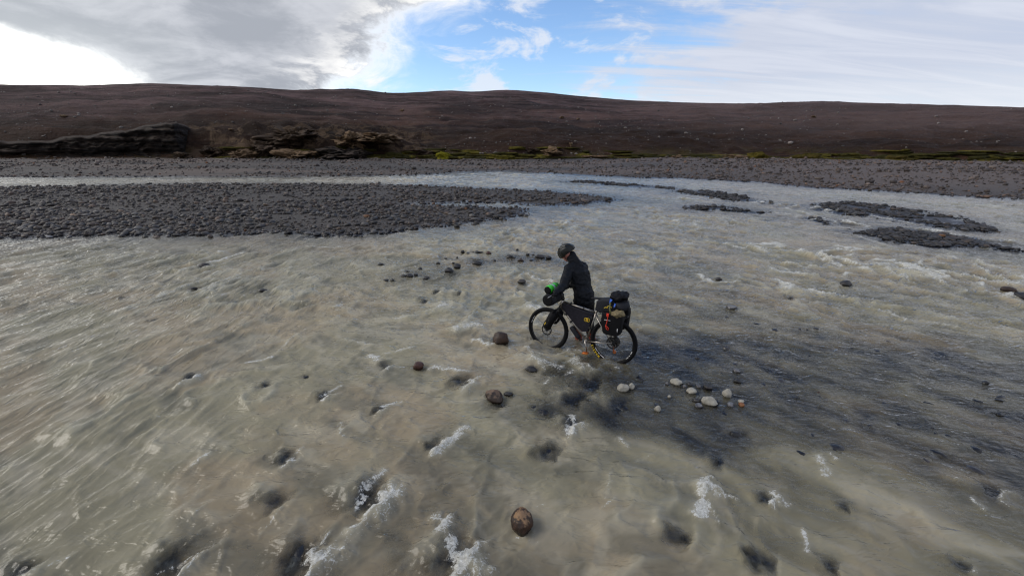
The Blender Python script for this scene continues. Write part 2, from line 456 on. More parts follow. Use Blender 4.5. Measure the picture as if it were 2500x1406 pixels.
def m_hill(t):
    p = t.pos()
    rise = t.attr('rise'); 
    big = t.noise(t.mapping(p, scale=(0.012, 0.03, 0.02)), 1.0, 5.0, 0.6)
    lay = t.noise(t.mapping(p, scale=(0.05, 0.05, 1.1)), 0.9, 7.0, 0.7, 0.8)
    mid = t.noise(p, 0.35, 7.0, 0.68)
    fine = t.noise(p, 2.4, 5.0, 0.7)
    c = t.mix(t.step(t.add(rise, t.mul(t.sub(big, 0.5), 0.5)), 0.10, 0.62), (0.064, 0.035, 0.021), (0.128, 0.090, 0.090))  # distance haze put into the colour, greyer and paler uphill
    lay2 = t.noise(t.mapping(p, scale=(0.035, 0.16, 0.9)), 1.0, 6.0, 0.72, 1.0)
    c = t.mix(t.step(lay, 0.47, 0.66, 0, 0.8), c, (0.036, 0.021, 0.018))
    c = t.mix(t.step(lay2, 0.54, 0.64, 0, 0.85), c, (0.022, 0.0135, 0.0135))
    c = t.mix(t.step(mid, 0.52, 0.78, 0, 0.7), c, (0.150, 0.106, 0.086))
    c = t.mix(t.step(t.mul(big, fine), 0.26, 0.42, 0, 0.6), c, (0.135, 0.100, 0.104))
    blot = t.noise(t.mapping(p, scale=(0.018, 0.045, 0.12)), 1.0, 6.0, 0.65, 0.7)
    c = t.mix(1.0, c, t.mix(t.step(blot, 0.38, 0.62), (0.42, 0.36, 0.34), (1.45, 1.30, 1.28)), 'MULTIPLY')
    band = t.mul(t.step(t.add(rise, t.mul(t.sub(blot, 0.5), 0.22)), 0.03, 0.08), t.step(t.add(rise, t.mul(t.sub(blot, 0.5), 0.22)), 0.24, 0.13))
    c = t.mix(t.mul(band, 0.5), c, (0.028, 0.016, 0.010))
    sep = t.new('ShaderNodeSeparateXYZ'); t.put(sep.inputs[0], p)
    right = t.mul(t.step(sep.outputs[0], 15, 70), t.step(rise, 0.10, 0.22))
    c = t.mix(t.mul(right, 0.5), c, (0.150, 0.105, 0.094))
    olive = t.mul(t.step(rise, 0.075, 0.02), t.step(t.noise(p, 0.22, 5.0, 0.65), 0.42, 0.60))
    c = t.mix(t.mul(olive, 0.7), c, (0.075, 0.058, 0.020))
    ax = t.math('DIVIDE', sep.outputs[0], t.math('MAXIMUM', sep.outputs[1], 1.0))
    crag = t.mul(t.mul(t.step(ax, -0.80, -0.68), t.step(ax, -0.10, -0.28)), t.step(t.add(rise, t.mul(t.sub(mid, 0.5), 0.10)), 0.26, 0.14))
    c = t.mix(t.mul(crag, t.step(t.noise(p, 0.30, 7.0, 0.72, 0.6), 0.46, 0.60)), c, (0.165, 0.108, 0.066))
    c = t.mix(t.mul(crag, t.step(t.noise(t.mapping(p, loc=(9, 4, 2)), 0.42, 6.0, 0.7, 0.4), 0.56, 0.66)), c, (0.018, 0.011, 0.008))
    speck = t.voronoi(p, 1.3, 'Distance'); sc_ = t.voronoi(p, 1.3, 'Color')
    ss = t.new('ShaderNodeSeparateXYZ'); t.put(ss.inputs[0], sc_)
    pebble = t.mul(t.step(speck, 0.26, 0.14), t.step(ss.outputs[0], 0.74, 0.86))
    c = t.mix(t.mul(pebble, 0.4), c, (0.17, 0.14, 0.125))
    h = t.add(t.mul(lay, 1.2), t.add(t.mul(mid, 1.3), t.mul(fine, 0.45)))
    return pbsdf(t, c, 0.9, t.bump(h, 1.0, 1.8), spec=0.2)
M_HILL = material('hill_scree', m_hill)

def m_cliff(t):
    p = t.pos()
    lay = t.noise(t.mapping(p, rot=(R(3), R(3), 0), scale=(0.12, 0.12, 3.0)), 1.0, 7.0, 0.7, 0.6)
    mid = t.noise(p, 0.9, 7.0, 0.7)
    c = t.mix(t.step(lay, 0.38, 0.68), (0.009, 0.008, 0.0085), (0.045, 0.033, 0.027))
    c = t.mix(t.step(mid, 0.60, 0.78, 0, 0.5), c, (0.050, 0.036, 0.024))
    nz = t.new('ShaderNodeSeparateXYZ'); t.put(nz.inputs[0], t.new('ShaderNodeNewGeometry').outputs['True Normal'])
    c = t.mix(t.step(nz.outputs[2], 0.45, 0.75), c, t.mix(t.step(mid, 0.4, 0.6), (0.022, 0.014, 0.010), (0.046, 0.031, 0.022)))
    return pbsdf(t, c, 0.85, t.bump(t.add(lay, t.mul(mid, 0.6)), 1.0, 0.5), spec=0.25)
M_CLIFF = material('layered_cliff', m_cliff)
def tan_mat(name, a, b, d):
    def f(t):
        p = t.pos()
        n = t.noise(p, 0.7, 7.0, 0.68); f_ = t.noise(p, 3.5, 5.0, 0.7)
        c = t.mix(t.step(n, 0.35, 0.65), a, b)
        c = t.mix(t.step(f_, 0.5, 0.72, 0, 0.7), c, d)
        return pbsdf(t, c, 0.85, t.bump(t.add(n, t.mul(f_, 0.4)), 1.0, 0.35), spec=0.2)
    return material(name, f)
M_TAN = tan_mat('tan_rock', (0.085, 0.054, 0.030), (0.185, 0.120, 0.068), (0.030, 0.019, 0.013))
M_TAND = tan_mat('brown_rock', (0.028, 0.018, 0.012), (0.072, 0.046, 0.028), (0.016, 0.011, 0.008))
def m_moss(t):
    p = t.pos(); tint = t.attr('tint', 'Color')
    n = t.noise(p, 2.5, 6.0, 0.7); f_ = t.noise(p, 9.0, 4.0, 0.7)
    c = t.mix(1.0, tint, t.mix(t.step(n, 0.3, 0.7), (0.45, 0.5, 0.5), (1.35, 1.3, 1.2)), 'MULTIPLY')
    return pbsdf(t, c, 0.95, t.bump(t.add(n, f_), 1.0, 0.2), spec=0.1)
M_MOSS = material('moss', m_moss)

# ------------------------------------------------------------------ stones and wakes in the river: (name, px, py, width px, height px, material, rise above water, foam, label, group)
# rise > 0 breaks the surface, rise <= 0 lies under it
B = 'boulder'; ST = 'river_stone'
SMALL_G = 'small dark stones on the shallow strip beyond the cyclist'
SMALL_L = 'small dark stone poking out of the shallow bluish strip beyond the cyclist'
ROCKS = [
 (B, 1222, 824, 40, 32, 'brown', 1, .5, 'dark brown rounded boulder in the water just left of the front wheel', None),
 (ST, 1022, 891, 25, 21, 'red', 1, .15, 'small reddish brown stone alone in the water, left of the brown boulders', None),
 (B, 1208, 965, 46, 34, 'rough', 1, .3, 'rough brown boulder with dry top and thin dark stone at its right', None),
 (ST, 1241, 961, 26, 9, 'black', 1, 0, 'thin dark pointed stone touching the rough brown boulder', None),
 (B, 1273, 1256, 56, 74, 'egg', 1, .25, 'egg shaped brown boulder with tan crusted top near the bottom of the picture', None),
 (ST, 1521, 944, 34, 20, 'white', 1, 0, 'larger of two pale stones joined in a fork below the rear wheel', None),
 (ST, 1541, 941, 17, 17, 'white', 1, 0, 'smaller of two pale stones joined in a fork below the rear wheel', None),
 (ST, 1650, 930, 30, 17, 'white', 1, 0, 'bean shaped cream stone, farthest of the pale stones on the shoal', None),
 (ST, 1687, 951, 27, 16, 'white', 1, 0, 'blocky cream stone with flat top in the middle of the shoal', None),
 (ST, 1733, 977, 43, 22, 'white', 1, 0, 'largest cream stone, long and oval, on the shoal', None),
 (ST, 1775, 958, 27, 25, 'white', 1, 0, 'pointed cream stone like a pyramid right of the long oval one', None),
 (ST, 1782, 986, 19, 13, 'grey', 1, 0, 'small curved grey stone between the long cream stone and the orange one', None),
 (ST, 1809, 978, 16, 10, 'white', 1, 0, 'tiny pale stone lying against the orange stone', None),
 (ST, 1810, 986, 16, 10, 'orange', 1, 0, 'small orange stone at the right end of the shoal', None),
 (ST, 1706, 988, 22, 12, 'grey', 1, 0, 'flat grey stone under the left end of the long cream stone', None),
 (ST, 1700, 977, 20, 10, 'dark', 1, 0, 'flat dark stone behind the left end of the long cream stone', None),
 (ST, 1605, 995, 19, 17, 'white', 1, 0, 'pale triangular stone alone, nearest the camera on the shoal', None),
 (ST, 1634, 967, 11, 8, 'white', 1, 0, 'tiny pale chip left of the blocky cream stone', None),
 (ST, 1628, 935, 10, 9, 'grey', 1, 0, 'tiny grey stone just left of the bean shaped cream stone', None),
 (ST, 1671, 942, 12, 8, 'grey', 1, 0, 'tiny pale grey stone just right of the bean shaped cream stone', None),
 (ST, 1683, 937, 16, 9, 'black', 1, 0, 'small black stone behind the blocky cream stone', None),
 (ST, 1706, 941, 16, 8, 'grey', 1, 0, 'small flat grey stone right of the blocky cream stone', None),
 (ST, 1728, 944, 24, 12, 'dark', 1, 0, 'dark flat stone between the blocky and the pointed cream stones', None),
 (ST, 1798, 904, 22, 10, 'grey', 1, .1, 'grey sliver of stone in ripples above the pointed cream stone', None),
 (ST, 1800, 930, 18, 9, 'black', 1, 0, 'small dark oval stone above the pointed cream stone', None),
 (ST, 497, 648, 26, 13, 'dark', 1, .9, 'dark stone with a white wave behind it, far left of the river', None),
 (ST, 470, 705, 22, 10, 'black', 1, .35, 'dark stone at the left end of a shallow row, left of the river', None),
 (ST, 556, 700, 10, 4, 'black', 1, 0, 'tiny dark stone in the middle of the shallow row at left', None),
 (ST, 592, 700, 12, 4, 'black', 1, 0, 'tiny flat dark stone right of the middle of the shallow row', None),
 (ST, 642, 708, 22, 8, 'black', 1, .1, 'dark stone at the right end of the shallow row at left', None),
 (ST, 2063, 691, 28, 15, 'dark', 1, .1, 'dark rounded stone alone in the waves right of the loaded bike', None),
 (ST, 2462, 706, 36, 14, 'brown', 1, .1, 'dark brown stone near the right edge, left of another', None),
 (ST, 2490, 721, 28, 17, 'black', 1, .1, 'black stone cut by the right edge of the picture', None),
 (ST, 1755, 681, 16, 9, 'dark', 1, .8, 'small dark stone inside a white foam arc behind the cyclist', None),
 (ST, 1784, 748, 28, 12, 'grey', 1, .15, 'slanting dark grey stone in the water right of the panniers', None),
 (ST, 1929, 728, 14, 6, 'dark', 1, .3, 'small dark stone below a breaking wave right of the panniers', None),
 (ST, 2405, 933, 17, 8, 'black', 1, 0, 'small black stone among purple ripples at far right', None),
 (ST, 2438, 976, 20, 6, 'black', 1, 0, 'flat black stone at far right, middle of three', None),
 (ST, 2442, 1011, 20, 7, 'black', 1, 0, 'flat black stone at far right, nearest of three', None),
 (ST, 930, 645, 15, 7, 'black', 1, .1, 'dark stone at the left end of the shallow strip beyond the cyclist', None),
 (ST, 1116, 649, 17, 14, 'black', 1, .1, 'largest dark rounded stone of the shallow strip, on its near edge', None),
 (ST, 1097, 659, 24, 12, 'black', 1, .1, 'dark broken stone leaning left of the largest rounded one', None),
 (ST, 1163, 641, 24, 9, 'black', 1, 0, 'flat wedge shaped dark stone in the middle of the shallow strip', None),
 (ST, 1193, 617, 13, 8, 'red', 1, 0, 'reddish stone among dark ones on the shallow strip', None),
 (ST, 1270, 635, 16, 9, 'rough', 1, 0, 'grey brown rounded stone towards the right of the shallow strip', None),
 (ST, 1318, 626, 25, 9, 'dark', 1, 0, 'long low dark stone left of the helmet', None),
 (ST, 1339, 628, 14, 8, 'black', 1, 0, 'round black stone nearest the helmet', None),
 (ST, 1275, 686, 22, 10, 'dark', 1, .9, 'dark stone with a splash of foam right above the front wheel', None),
 (ST, 1297, 900, 28, 13, 'black', 1, .25, 'dark stone awash just below the front wheel', None),
 (ST, 1325, 1000, 34, 20, 'black', 0.4, .3, 'dark blue grey stone awash left of the shoal', None),
 (ST, 1305, 990, 22, 14, 'black', 0.4, .1, 'smaller dark stone awash right of the rough brown boulder', None),
 (ST, 1800, 1052, 34, 20, 'black', 0.2, .15, 'dark rounded stone under ripples below the shoal', None),
 (ST, 745, 915, 18, 14, 'black', 0.4, .4, 'small dark stone with a foam ring left of the reddish stone', None),
 (ST, 120, 578, 22, 6, 'grey', 1, .0, 'flat grey topped stone at the edge of the near gravel bar', None),
 (B, 926, 446, 12, 8, 'black', 1, 0, 'black rounded stone standing on the far edge of the gravel bar', None),
]
for (x_, y_, w_) in ((1130, 614, 11), (1143, 619, 10), (1155, 616, 7), (1165, 615, 12), (1175, 616, 9), (1197, 611, 6), (1161, 622, 6), (1244, 626, 16), (1263, 609, 7),
                     (1289, 621, 10), (1296, 635, 8), (1107, 642, 7), (1070, 642, 10), (1206, 636, 9), (1088, 631, 6), (1116, 628, 6), (1255, 629, 9), (1302, 622, 7), (1212, 615, 8)):
    ROCKS.append((ST, x_, y_, w_, w_ * 0.55, 'black', 1, 0, SMALL_L, SMALL_G))
MID_G = 'dark stones in the scattered patches left of the shallow strip'
for (x_, y_, w_) in ((992, 663, 11), (1000, 672, 18), (985, 673, 14), (1026, 655, 10), (1041, 678, 15), (943, 684, 12), (1015, 670, 10), (958, 683, 10)):
    ROCKS.append((ST, x_, y_, w_, w_ * 0.5, 'black', 1, .05, 'low dark stone awash in loose patches left of the shallow strip', MID_G))
# stones wholly under the surface that hump and break the current
SUNK = [
 (455, 922, 44, 22, 1.0, 'dark sunken stone with a white curl of foam, left side'), (940, 888, 34, 18, .8, 'dark sunken stone in a hollow left of the reddish stone'),
 (782, 965, 38, 18, .8, 'dark sunken stone with a short foam ridge, left of middle'), (688, 1120, 42, 26, .7, 'dark sunken stone with thin foam line, lower left of middle'),
 (862, 1208, 90, 62, 1.1, 'large dark sunken boulder with a long foam edge, bottom left of middle'), (722, 1352, 70, 70, 1.0, 'large dark sunken boulder near the bottom edge, second from the left'),
 (405, 1368, 125, 40, .9, 'long dark sunken boulder at the bottom edge, left'), (1078, 1345, 70, 90, 1.1, 'large dark sunken boulder at the bottom edge below the egg shaped one'),
 (42, 1385, 70, 36, .5, 'dark sunken stone in the bottom left corner'), (1048, 1086, 40, 26, 1.1, 'dark sunken stone with thick foam right of it, below middle'),
 (1640, 1300, 70, 34, .2, 'blurred dark sunken stone at the bottom, right of the egg shaped boulder'), (1838, 1356, 55, 50, .3, 'blurred dark sunken stone at the bottom edge, right of middle'),
 (2050, 1230, 32, 20, .2, 'small dark sunken stone in the lower right'), (2332, 1376, 40, 24, .5, 'dark sunken stone near the bottom right corner'),
 (2390, 1188, 80, 20, .7, 'long dark wave worn stone in the lower right'), (2015, 1372, 50, 40, .3, 'dark sunken stone at the bottom edge, right'),
 (1862, 1212, 40, 24, 1.0, 'dark sunken stone left of a bright foam curl, lower right'), (370, 784, 26, 9, .4, 'small dark sunken stone far left'),
 (300, 727, 30, 9, .6, 'small dark sunken stone with a slanting foam line, far left'), (1120, 717, 22, 11, .4, 'dark sunken stone above the round brown boulder'),
 (1062, 714, 22, 10, .5, 'dark sunken stone with a slim wave, above and left of the brown boulder'), (1030, 736, 34, 12, .3, 'wide dark sunken stone above and left of the brown boulder'),
 (1425, 935, 60, 26, .2, 'dark sunken stone bed below the bike frame'), (1390, 970, 70, 34, .3, 'dark sunken slab left of the forked pale stones'),
 (1500, 985, 60, 26, .1, 'dark sunken slab below the forked pale stones'), (1120, 930, 70, 22, .8, 'wide dark sunken stone under a flat foam line, below the brown boulder'),
 (1380, 1035, 34, 40, 1.0, 'dark sunken stone beside a tall foam curl, below the rough boulder'), (640, 945, 40, 12, .2, 'faint dark sunken stone left of middle'),
 (1200, 985, 60, 16, .1, 'dark sunken stone in front of the rough brown boulder'), (1555, 868, 60, 20, .1, 'dark sunken stone right of the rear wheel'),
 (1740, 1120, 40, 24, .3, 'dark sunken stone with faint foam below the shoal'), (920, 1000, 40, 18, .7, 'dark sunken stone with a white tuft, below left of the reddish stone'),
 (1330, 1100, 60, 34, .05, 'faint dark sunken stone below the rough boulder'), (660, 1215, 60, 50, .3, 'faint dark sunken stone, lower left'),
]
FLOW_A = (-8, -33, -46)
def flow_w(x):
    wl = 1 - sstep(x, -7.0, -1.5); wr = sstep(x, 0.0, 4.5)
    return wl, 1 - wl - wr, wr
def flow_ang(x):
    wl, wm, wr = flow_w(np.asarray(float(x))); return R(float(wl * FLOW_A[0] + wm * FLOW_A[1] + wr * FLOW_A[2]))
# drifting foam and breaking crests: two end points in the picture, width in px, strength
FOAM = [
 (1070, 1105, 1135, 1050, 26, 1.0), (1720, 1180, 1712, 1255, 34, 1.05), (1735, 1195, 1785, 1215, 30, .9), (1395, 1020, 1392, 1060, 22, 1.0), (1512, 1072, 1530, 1090, 14, .8),
 (1963, 1295, 1972, 1345, 16, .9), (1885, 1205, 1920, 1230, 18, .85), (2000, 1120, 2018, 1155, 22, .85), (2028, 1105, 2040, 1118, 12, .8), (1080, 1262, 1078, 1305, 40, 1.0),
 (1098, 1330, 1130, 1370, 34, .95), (935, 1155, 900, 1190, 20, .95), (900, 1190, 875, 1240, 20, 1.0), (470, 1140, 510, 1110, 14, .8), (940, 995, 968, 985, 18, .9), (790, 965, 830, 942, 12, .9),
 (1060, 896, 1140, 908, 16, .95), (1122, 805, 1165, 798, 26, .9), (1158, 830, 1195, 842, 16, 1.0), (905, 868, 925, 880, 18, .9), (945, 862, 1000, 850, 14, .8), (598, 882, 660, 870, 12, .9),
 (675, 855, 745, 800, 9, .6), (835, 1065, 832, 1030, 12, .7), (1705, 675, 1735, 690, 14, 1.0), (1740, 692, 1800, 690, 9, .8), (1898, 690, 1925, 708, 26, 1.0), (1890, 660, 1960, 672, 20, .85),
 (1560, 1125, 1590, 1110, 12, .5), (1490, 1160, 1480, 1215, 14, .55), (515, 645, 590, 618, 11, .95), (750, 605, 830, 604, 7, .8), (285, 733, 380, 705, 6, .6), (390, 770, 460, 760, 6, .6),
 (1290, 672, 1345, 688, 12, .95), (965, 780, 1010, 775, 12, .7), (1300, 880, 1370, 900, 20, .75), (1300, 875, 1330, 905, 14, .7), (1400, 880, 1440, 905, 24, .7), (1330, 940, 1345, 925, 14, .7),
 (1385, 915, 1420, 905, 18, .7), (750, 1370, 800, 1310, 18, .8), (380, 1400, 480, 1355, 12, .7), (60, 1405, 160, 1365, 18, .6), (2370, 1215, 2400, 1240, 16, .75), (2340, 1170, 2310, 1160, 12, .6),
 (1475, 1235, 1500, 1220, 9, .6), (1310, 1232, 1335, 1225, 6, .7), (1265, 1305, 1310, 1325, 12, .5), (840, 830, 900, 842, 12, .6), (640, 660, 720, 640, 9, .6), (430, 990, 540, 935, 6, .45), (130, 1110, 240, 1050, 5, .5),
 (380, 1015, 440, 1000, 9, .5), (480, 1255, 500, 1235, 7, .6), (630, 1310, 690, 1240, 7, .6), (705, 1130, 740, 1090, 8, .7), (1740, 1255, 1752, 1275, 12, .8), (2440, 1320, 2480, 1340, 8, .4),
 (1640, 905, 1660, 898, 10, .6), (1500, 898, 1512, 905, 10, .6), (820, 750, 830, 742, 12, .8), (700, 700, 720, 695, 6, .6), (1175, 690, 1220, 700, 6, .4),
 (2150, 755, 2210, 780, 14, .8), (2280, 790, 2330, 800, 10, .7), (2040, 805, 2070, 815, 10, .7), (1995, 625, 2050, 650, 14, .9), (2070, 640, 2140, 650, 12, .9), (2100, 580, 2160, 600, 10, .8),
 (2380, 640, 2440, 655, 10, .8), (2160, 660, 2230, 690, 14, .8), (1830, 600, 1870, 615, 10, .9), (1770, 595, 1820, 605, 8, .8), (1690, 565, 1710, 560, 8, .7), (1980, 700, 2050, 715, 8, .6),
 (1286, 848, 1300, 862, 9, .85), (1300, 862, 1330, 868, 7, .7), (1362, 866, 1384, 858, 9, .85), (1384, 858, 1410, 872, 8, .7), (1400, 850, 1425, 862, 10, .7), (1428, 848, 1440, 860, 8, .7), (1452, 846, 1476, 852, 9, .75), (1480, 850, 1500, 862, 7, .6), (1468, 886, 1498, 893, 7, .6), (1530, 882, 1552, 890, 7, .6),
 (2130, 530, 2220, 545, 8, .9), (2240, 560, 2350, 575, 7, .8), (1920, 510, 2040, 540, 7, .8), (1660, 485, 1760, 492, 7, .8), (1440, 540, 1470, 530, 8, .6), (1480, 575, 1520, 565, 8, .6), (2420, 540, 2480, 555, 8, .7),
]

# ------------------------------------------------------------------ ground sheet and water sheet (rows spread out with distance from the near bank)
NR, NC = 640, 820
rows = np.exp(np.linspace(math.log(2.2), math.log(64.0), NR)) - 1.2        # y from 1.0 to 62.8
t_ = np.linspace(-1, 1, NC)
hw = 1.25 * rows + 3.6
WX = hw[:, None] * t_[None, :]
WY = np.repeat(rows[:, None], NC, 1)
gx, gy = WX[::3, ::3], WY[::3, ::3]
gz = bed(gx, gy)
# the ground continues beyond the last water row to under the hill foot and back behind the viewpoint
def extend(gx, gy, gz):
    xr = gx[-1] / hw[-1]
    far = [(66, 90), (72, 100), (80, 120), (95, 150), (120, 200)]
    fx = np.array([xr * h for (_, h) in far]); fy = np.array([np.full(len(xr), y) for (y, _) in far])
    fz = bed(fx, fy)
    near = [(-14, 22), (-6, 14), (-2, 9)]
    nx = np.array([xr * h for (_, h) in near]); ny = np.array([np.full(len(xr), y) for (y, _) in near])
    nz = np.array([np.full(len(xr), z) for z in (1.2, 0.25, -0.2)])
    return np.concatenate([nx, gx, fx]), np.concatenate([ny, gy, fy]), np.concatenate([nz, gz, fz])
GX, GY, GZ = extend(gx, gy, gz)
me = np_mesh('riverbed', np.stack([GX, GY, GZ], -1).reshape(-1, 3), grid_faces(*GX.shape))
riverbed = tag(link('riverbed', me, M_GROUND), 'dark gravel riverbed with bars and a far gravel plain', None, None, 'structure')

def upsample(a):
    r = np.linspace(0, a.shape[0] - 1, NR) if (NR - 1) % 3 else np.arange(NR) / 3.0
    c_ = np.arange(NC) / 3.0
    r = np.minimum(np.arange(NR) / 3.0, a.shape[0] - 1 - 1e-6); c_ = np.minimum(c_, a.shape[1] - 1 - 1e-6)
    i = r.astype(int); j = c_.astype(int); fi = (r - i)[:, None]; fj = (c_ - j)[None]
    return (a[i][:, j] * (1 - fi) + a[i + 1][:, j] * fi) * (1 - fj) + (a[i][:, j + 1] * (1 - fi) + a[i + 1][:, j + 1] * fi) * fj
BED = upsample(gz)
X, Y = WX, WY
wl, wm, wr = flow_w(X)
calm = np.clip(-BED / 0.22, 0.50, 1.0)                     # shallow water lies flatter
# waves: crests across the current on the left, long flow-drawn ripples on the right
def rotc(a):
    c_, s_ = math.cos(R(a)), math.sin(R(a)); return X * c_ + Y * s_, -X * s_ + Y * c_
H_ = np.zeros_like(X); CR = np.zeros_like(X)
def ridge(n):
    q_ = np.clip(1 - np.abs(n) * 2.6, 0, 1); return q_ * q_ * 1.25 - 0.40
sA, tA = rotc(FLOW_A[0]); sB, tB = rotc(FLOW_A[1]); sC, tC = rotc(FLOW_A[2])
wrp = 0.5 * fbm(X * 0.7, Y * 0.7, 3, 4)
hA = 0.060 * ridge(fbm(sA * 1.3 + wrp, tA * 0.36 + wrp, 3, 5)) + 0.042 * ridge(fbm(sA * 4.4 + wrp * 2, tA * 1.0, 3, 8))
hB = 0.060 * fbm(sB * 1.2 + wrp, tB * 0.9, 3, 9) * 1.9 + 0.034 * ridge(fbm(sB * 3.0 + wrp, tB * 1.6, 3, 10))
hC = 0.060 * ridge(fbm(sC * 0.9 + wrp, tC * 1.5 + wrp, 3, 11)) + 0.030 * ridge(fbm(sC * 1.9 + wrp, tC * 4.2, 3, 12))
chop = 0.060 * ridge(fbm(sB * 1.1 + wrp * 1.5, tB * 0.8 + wrp * 1.5, 3, 43)) + 0.035 * ridge(fbm(sB * 2.6 + wrp * 2, tB * 1.9 - wrp * 2, 3, 44))
H_ = wl * (hA + 0.35 * chop) + wm * (0.5 * hB + 0.9 * chop) + wr * (0.75 * hC + 0.65 * chop)
H_ *= 0.50 + 0.25 * wl + (0.50 - 0.25 * wl) * sstep(Y, 2.5, 8.0)
patch = 0.65 + 0.9 * (fbm(X * 0.45, Y * 0.45, 3, 14) + 0.25)
H_ *= np.clip(patch, 0.3, 1.6) * calm
# rougher standing waves in the fast channel at the right
p_ = at(2150, 640); rap = gauss(X, Y, p_.x, p_.y, 5.0, 2.0, R(-38))
p_ = at(2200, 560); rap = np.maximum(rap, gauss(X, Y, p_.x, p_.y, 6.0, 0.9, R(-52)))
p_ = at(1950, 505); rap = np.maximum(rap, gauss(X, Y, p_.x, p_.y, 5.0, 0.8, R(-55)))
H_ += rap * 0.11 * ridge(fbm(sC * 1.2 + wrp, tC * 1.0 + wrp, 3, 15))
crest = np.clip((H_ - 0.022) / 0.055, 0, 1)
FO = 0.62 * crest * np.clip(fbm(X * 1.3, Y * 1.3, 4, 16) * 1.8 + 0.45, 0, 1.2) + 0.55 * rap * sstep(ridge(fbm(sC * 1.2 + wrp, tC * 1.0 + wrp, 3, 15)), 0.05, 0.42)
TB_CUT = np.zeros_like(X)
def local(x0, y0, rad):
    """slice of the water grid near a point"""
    j0 = np.searchsorted(rows, y0 - rad); j1 = np.searchsorted(rows, y0 + rad) + 1
    return slice(max(0, j0), min(NR, j1))
ROCK_POS = []
def wake(x, y, r, foam, sunk):
    sl = local(x, y, 7 * r)
    a = flow_ang(x); c_, s_ = math.cos(a), math.sin(a)
    s = (X[sl] - x) * c_ + (Y[sl] - y) * s_; t = -(X[sl] - x) * s_ + (Y[sl] - y) * c_
    wv = 0.9 * r * fbm(X[sl] * 0.9 / r + x * 7, Y[sl] * 0.9 / r, 4, 17); wv2 = 0.9 * r * fbm(X[sl] * 0.9 / r + 31 + y * 5, Y[sl] * 0.9 / r, 4, 19)
    s = s + wv; t = t + wv2
    rr = min(r, 0.30)
    if sunk:
        H_[sl] += rr * (0.38 * np.exp(-((s + .5 * r) / (.9 * r)) ** 2 - (t / (1.0 * r)) ** 2) - 0.18 * np.exp(-((s - .45 * r) / (.75 * r)) ** 2 - (t / (.95 * r)) ** 2)
                        + 0.42 * foam * np.exp(-((s - 1.5 * r) / (.5 * r)) ** 2 - (t / (1.5 * r)) ** 2))
        TB_CUT[sl] = np.maximum(TB_CUT[sl], np.exp(-((s - .45 * r) / (1.15 * r)) ** 2 - (t / (1.05 * r)) ** 2) * (1 - sstep(s, 1.05 * r, 1.35 * r)))
        arc = s - 1.30 * r - 0.10 * t * t / r
    else:
        H_[sl] += rr * 0.22 * (np.exp(-((s + 1.1 * r) / (.5 * r)) ** 2 - (t / (1.1 * r)) ** 2) - 0.8 * np.exp(-((s - 1.2 * r) / (.7 * r)) ** 2 - (t / (.8 * r)) ** 2))
        TB_CUT[sl] = np.maximum(TB_CUT[sl], 0.6 * np.exp(-(s / (1.35 * r)) ** 2 - (t / (1.35 * r)) ** 2))
        arc = np.hypot(s - .5 * r, t) - 1.15 * r
    if foam > 0:
        side = np.exp(-(t / (1.6 * r)) ** 2) * np.exp(-np.clip(-s / (0.9 * r), 0, 9) ** 2)
        FO[sl] = np.maximum(FO[sl], foam * 0.95 * np.exp(-(arc / (.26 * r + .012)) ** 2) * side)
        FO[sl] = np.maximum(FO[sl], foam * 0.45 * np.exp(-((arc - .5 * r) / (.6 * r)) ** 2) * side)
for (nm, px, py, wd, ht, mt, rise, foam, lab, grp) in ROCKS:
    p = at(px, py + ht * 0.30); k = depth_of(p) / FPX * (0.88 if mt in ('white', 'grey') else 1.0)
    ROCK_POS.append((p.x, p.y, wd * k / 2, ht * k / 2))
    wake(p.x, p.y, max(wd * k / 2, 0.03), foam, False)
for (x_, y_, r_) in ((0.845, 6.03, .05), (0.33, 6.36, .05), (1.165, 6.36, .07), (1.36, 6.20, .07), (1.56, 5.62, .05), (1.40, 5.70, .03)): wake(x_, y_, r_ * 1.3, 0.75, False)
for (px, py, wd, ht, foam, lab) in SUNK:
    p = at(px, py); k = depth_of(p) / FPX
    wake(p.x, p.y, (wd + ht * 1.4) * k / 3.6, foam, True)
for (x1, y1, x2, y2, wd, st) in FOAM:
    a, b = at(x1, y1), at(x2, y2); k = depth_of((a + b) / 2) / FPX
    hwid = wd * k * 0.5 * (1.0 + 0.5 * min(1.0, (a.y) / 12.0))
    sl = local((a.y + b.y) / 2, (a.y + b.y) / 2, abs(a.y - b.y) / 2 + hwid * 4)
    ex, ey = b.x - a.x, b.y - a.y; L2 = ex * ex + ey * ey + 1e-9
    wv = hwid * 1.5 * fbm(X[sl] * 0.9 / hwid, Y[sl] * 0.9 / hwid, 3, 18)
    tt = np.clip(((X[sl] - a.x) * ex + (Y[sl] - a.y) * ey) / L2, 0, 1)
    d = np.hypot(X[sl] + wv - a.x - tt * ex, Y[sl] + wv * .7 - a.y - tt * ey)
    gq = np.exp(-(d / hwid) ** 2)
    FO[sl] = np.maximum(FO[sl], st * 0.88 * gq)
    H_[sl] += min(0.06, hwid * 0.45) * np.exp(-(d / (1.4 * hwid)) ** 2)
H_ -= 0.06 * gauss(X, Y, 0.60, 6.15, 0.55, 0.32, R(-32))
depth = np.maximum(H_ - BED, 0.0)
TURB = 1 - np.exp(-7.4 * depth)
TURB = TURB * np.clip(1 + (1 - TURB) * 1.9 * (wm + wr) * (fbm(sC * 0.9 + wrp, tC * 3.2 + wrp * 2, 4, 50) + 0.10), 0.45, 1.5)
TURB = np.clip(TURB * (1 - 0.93 * TB_CUT), 0.03, 0.985)
def sw(v, lo, hi, a=0.0, b=1.0): return (a + (b - a) * sstep(v, lo, hi))[..., None]
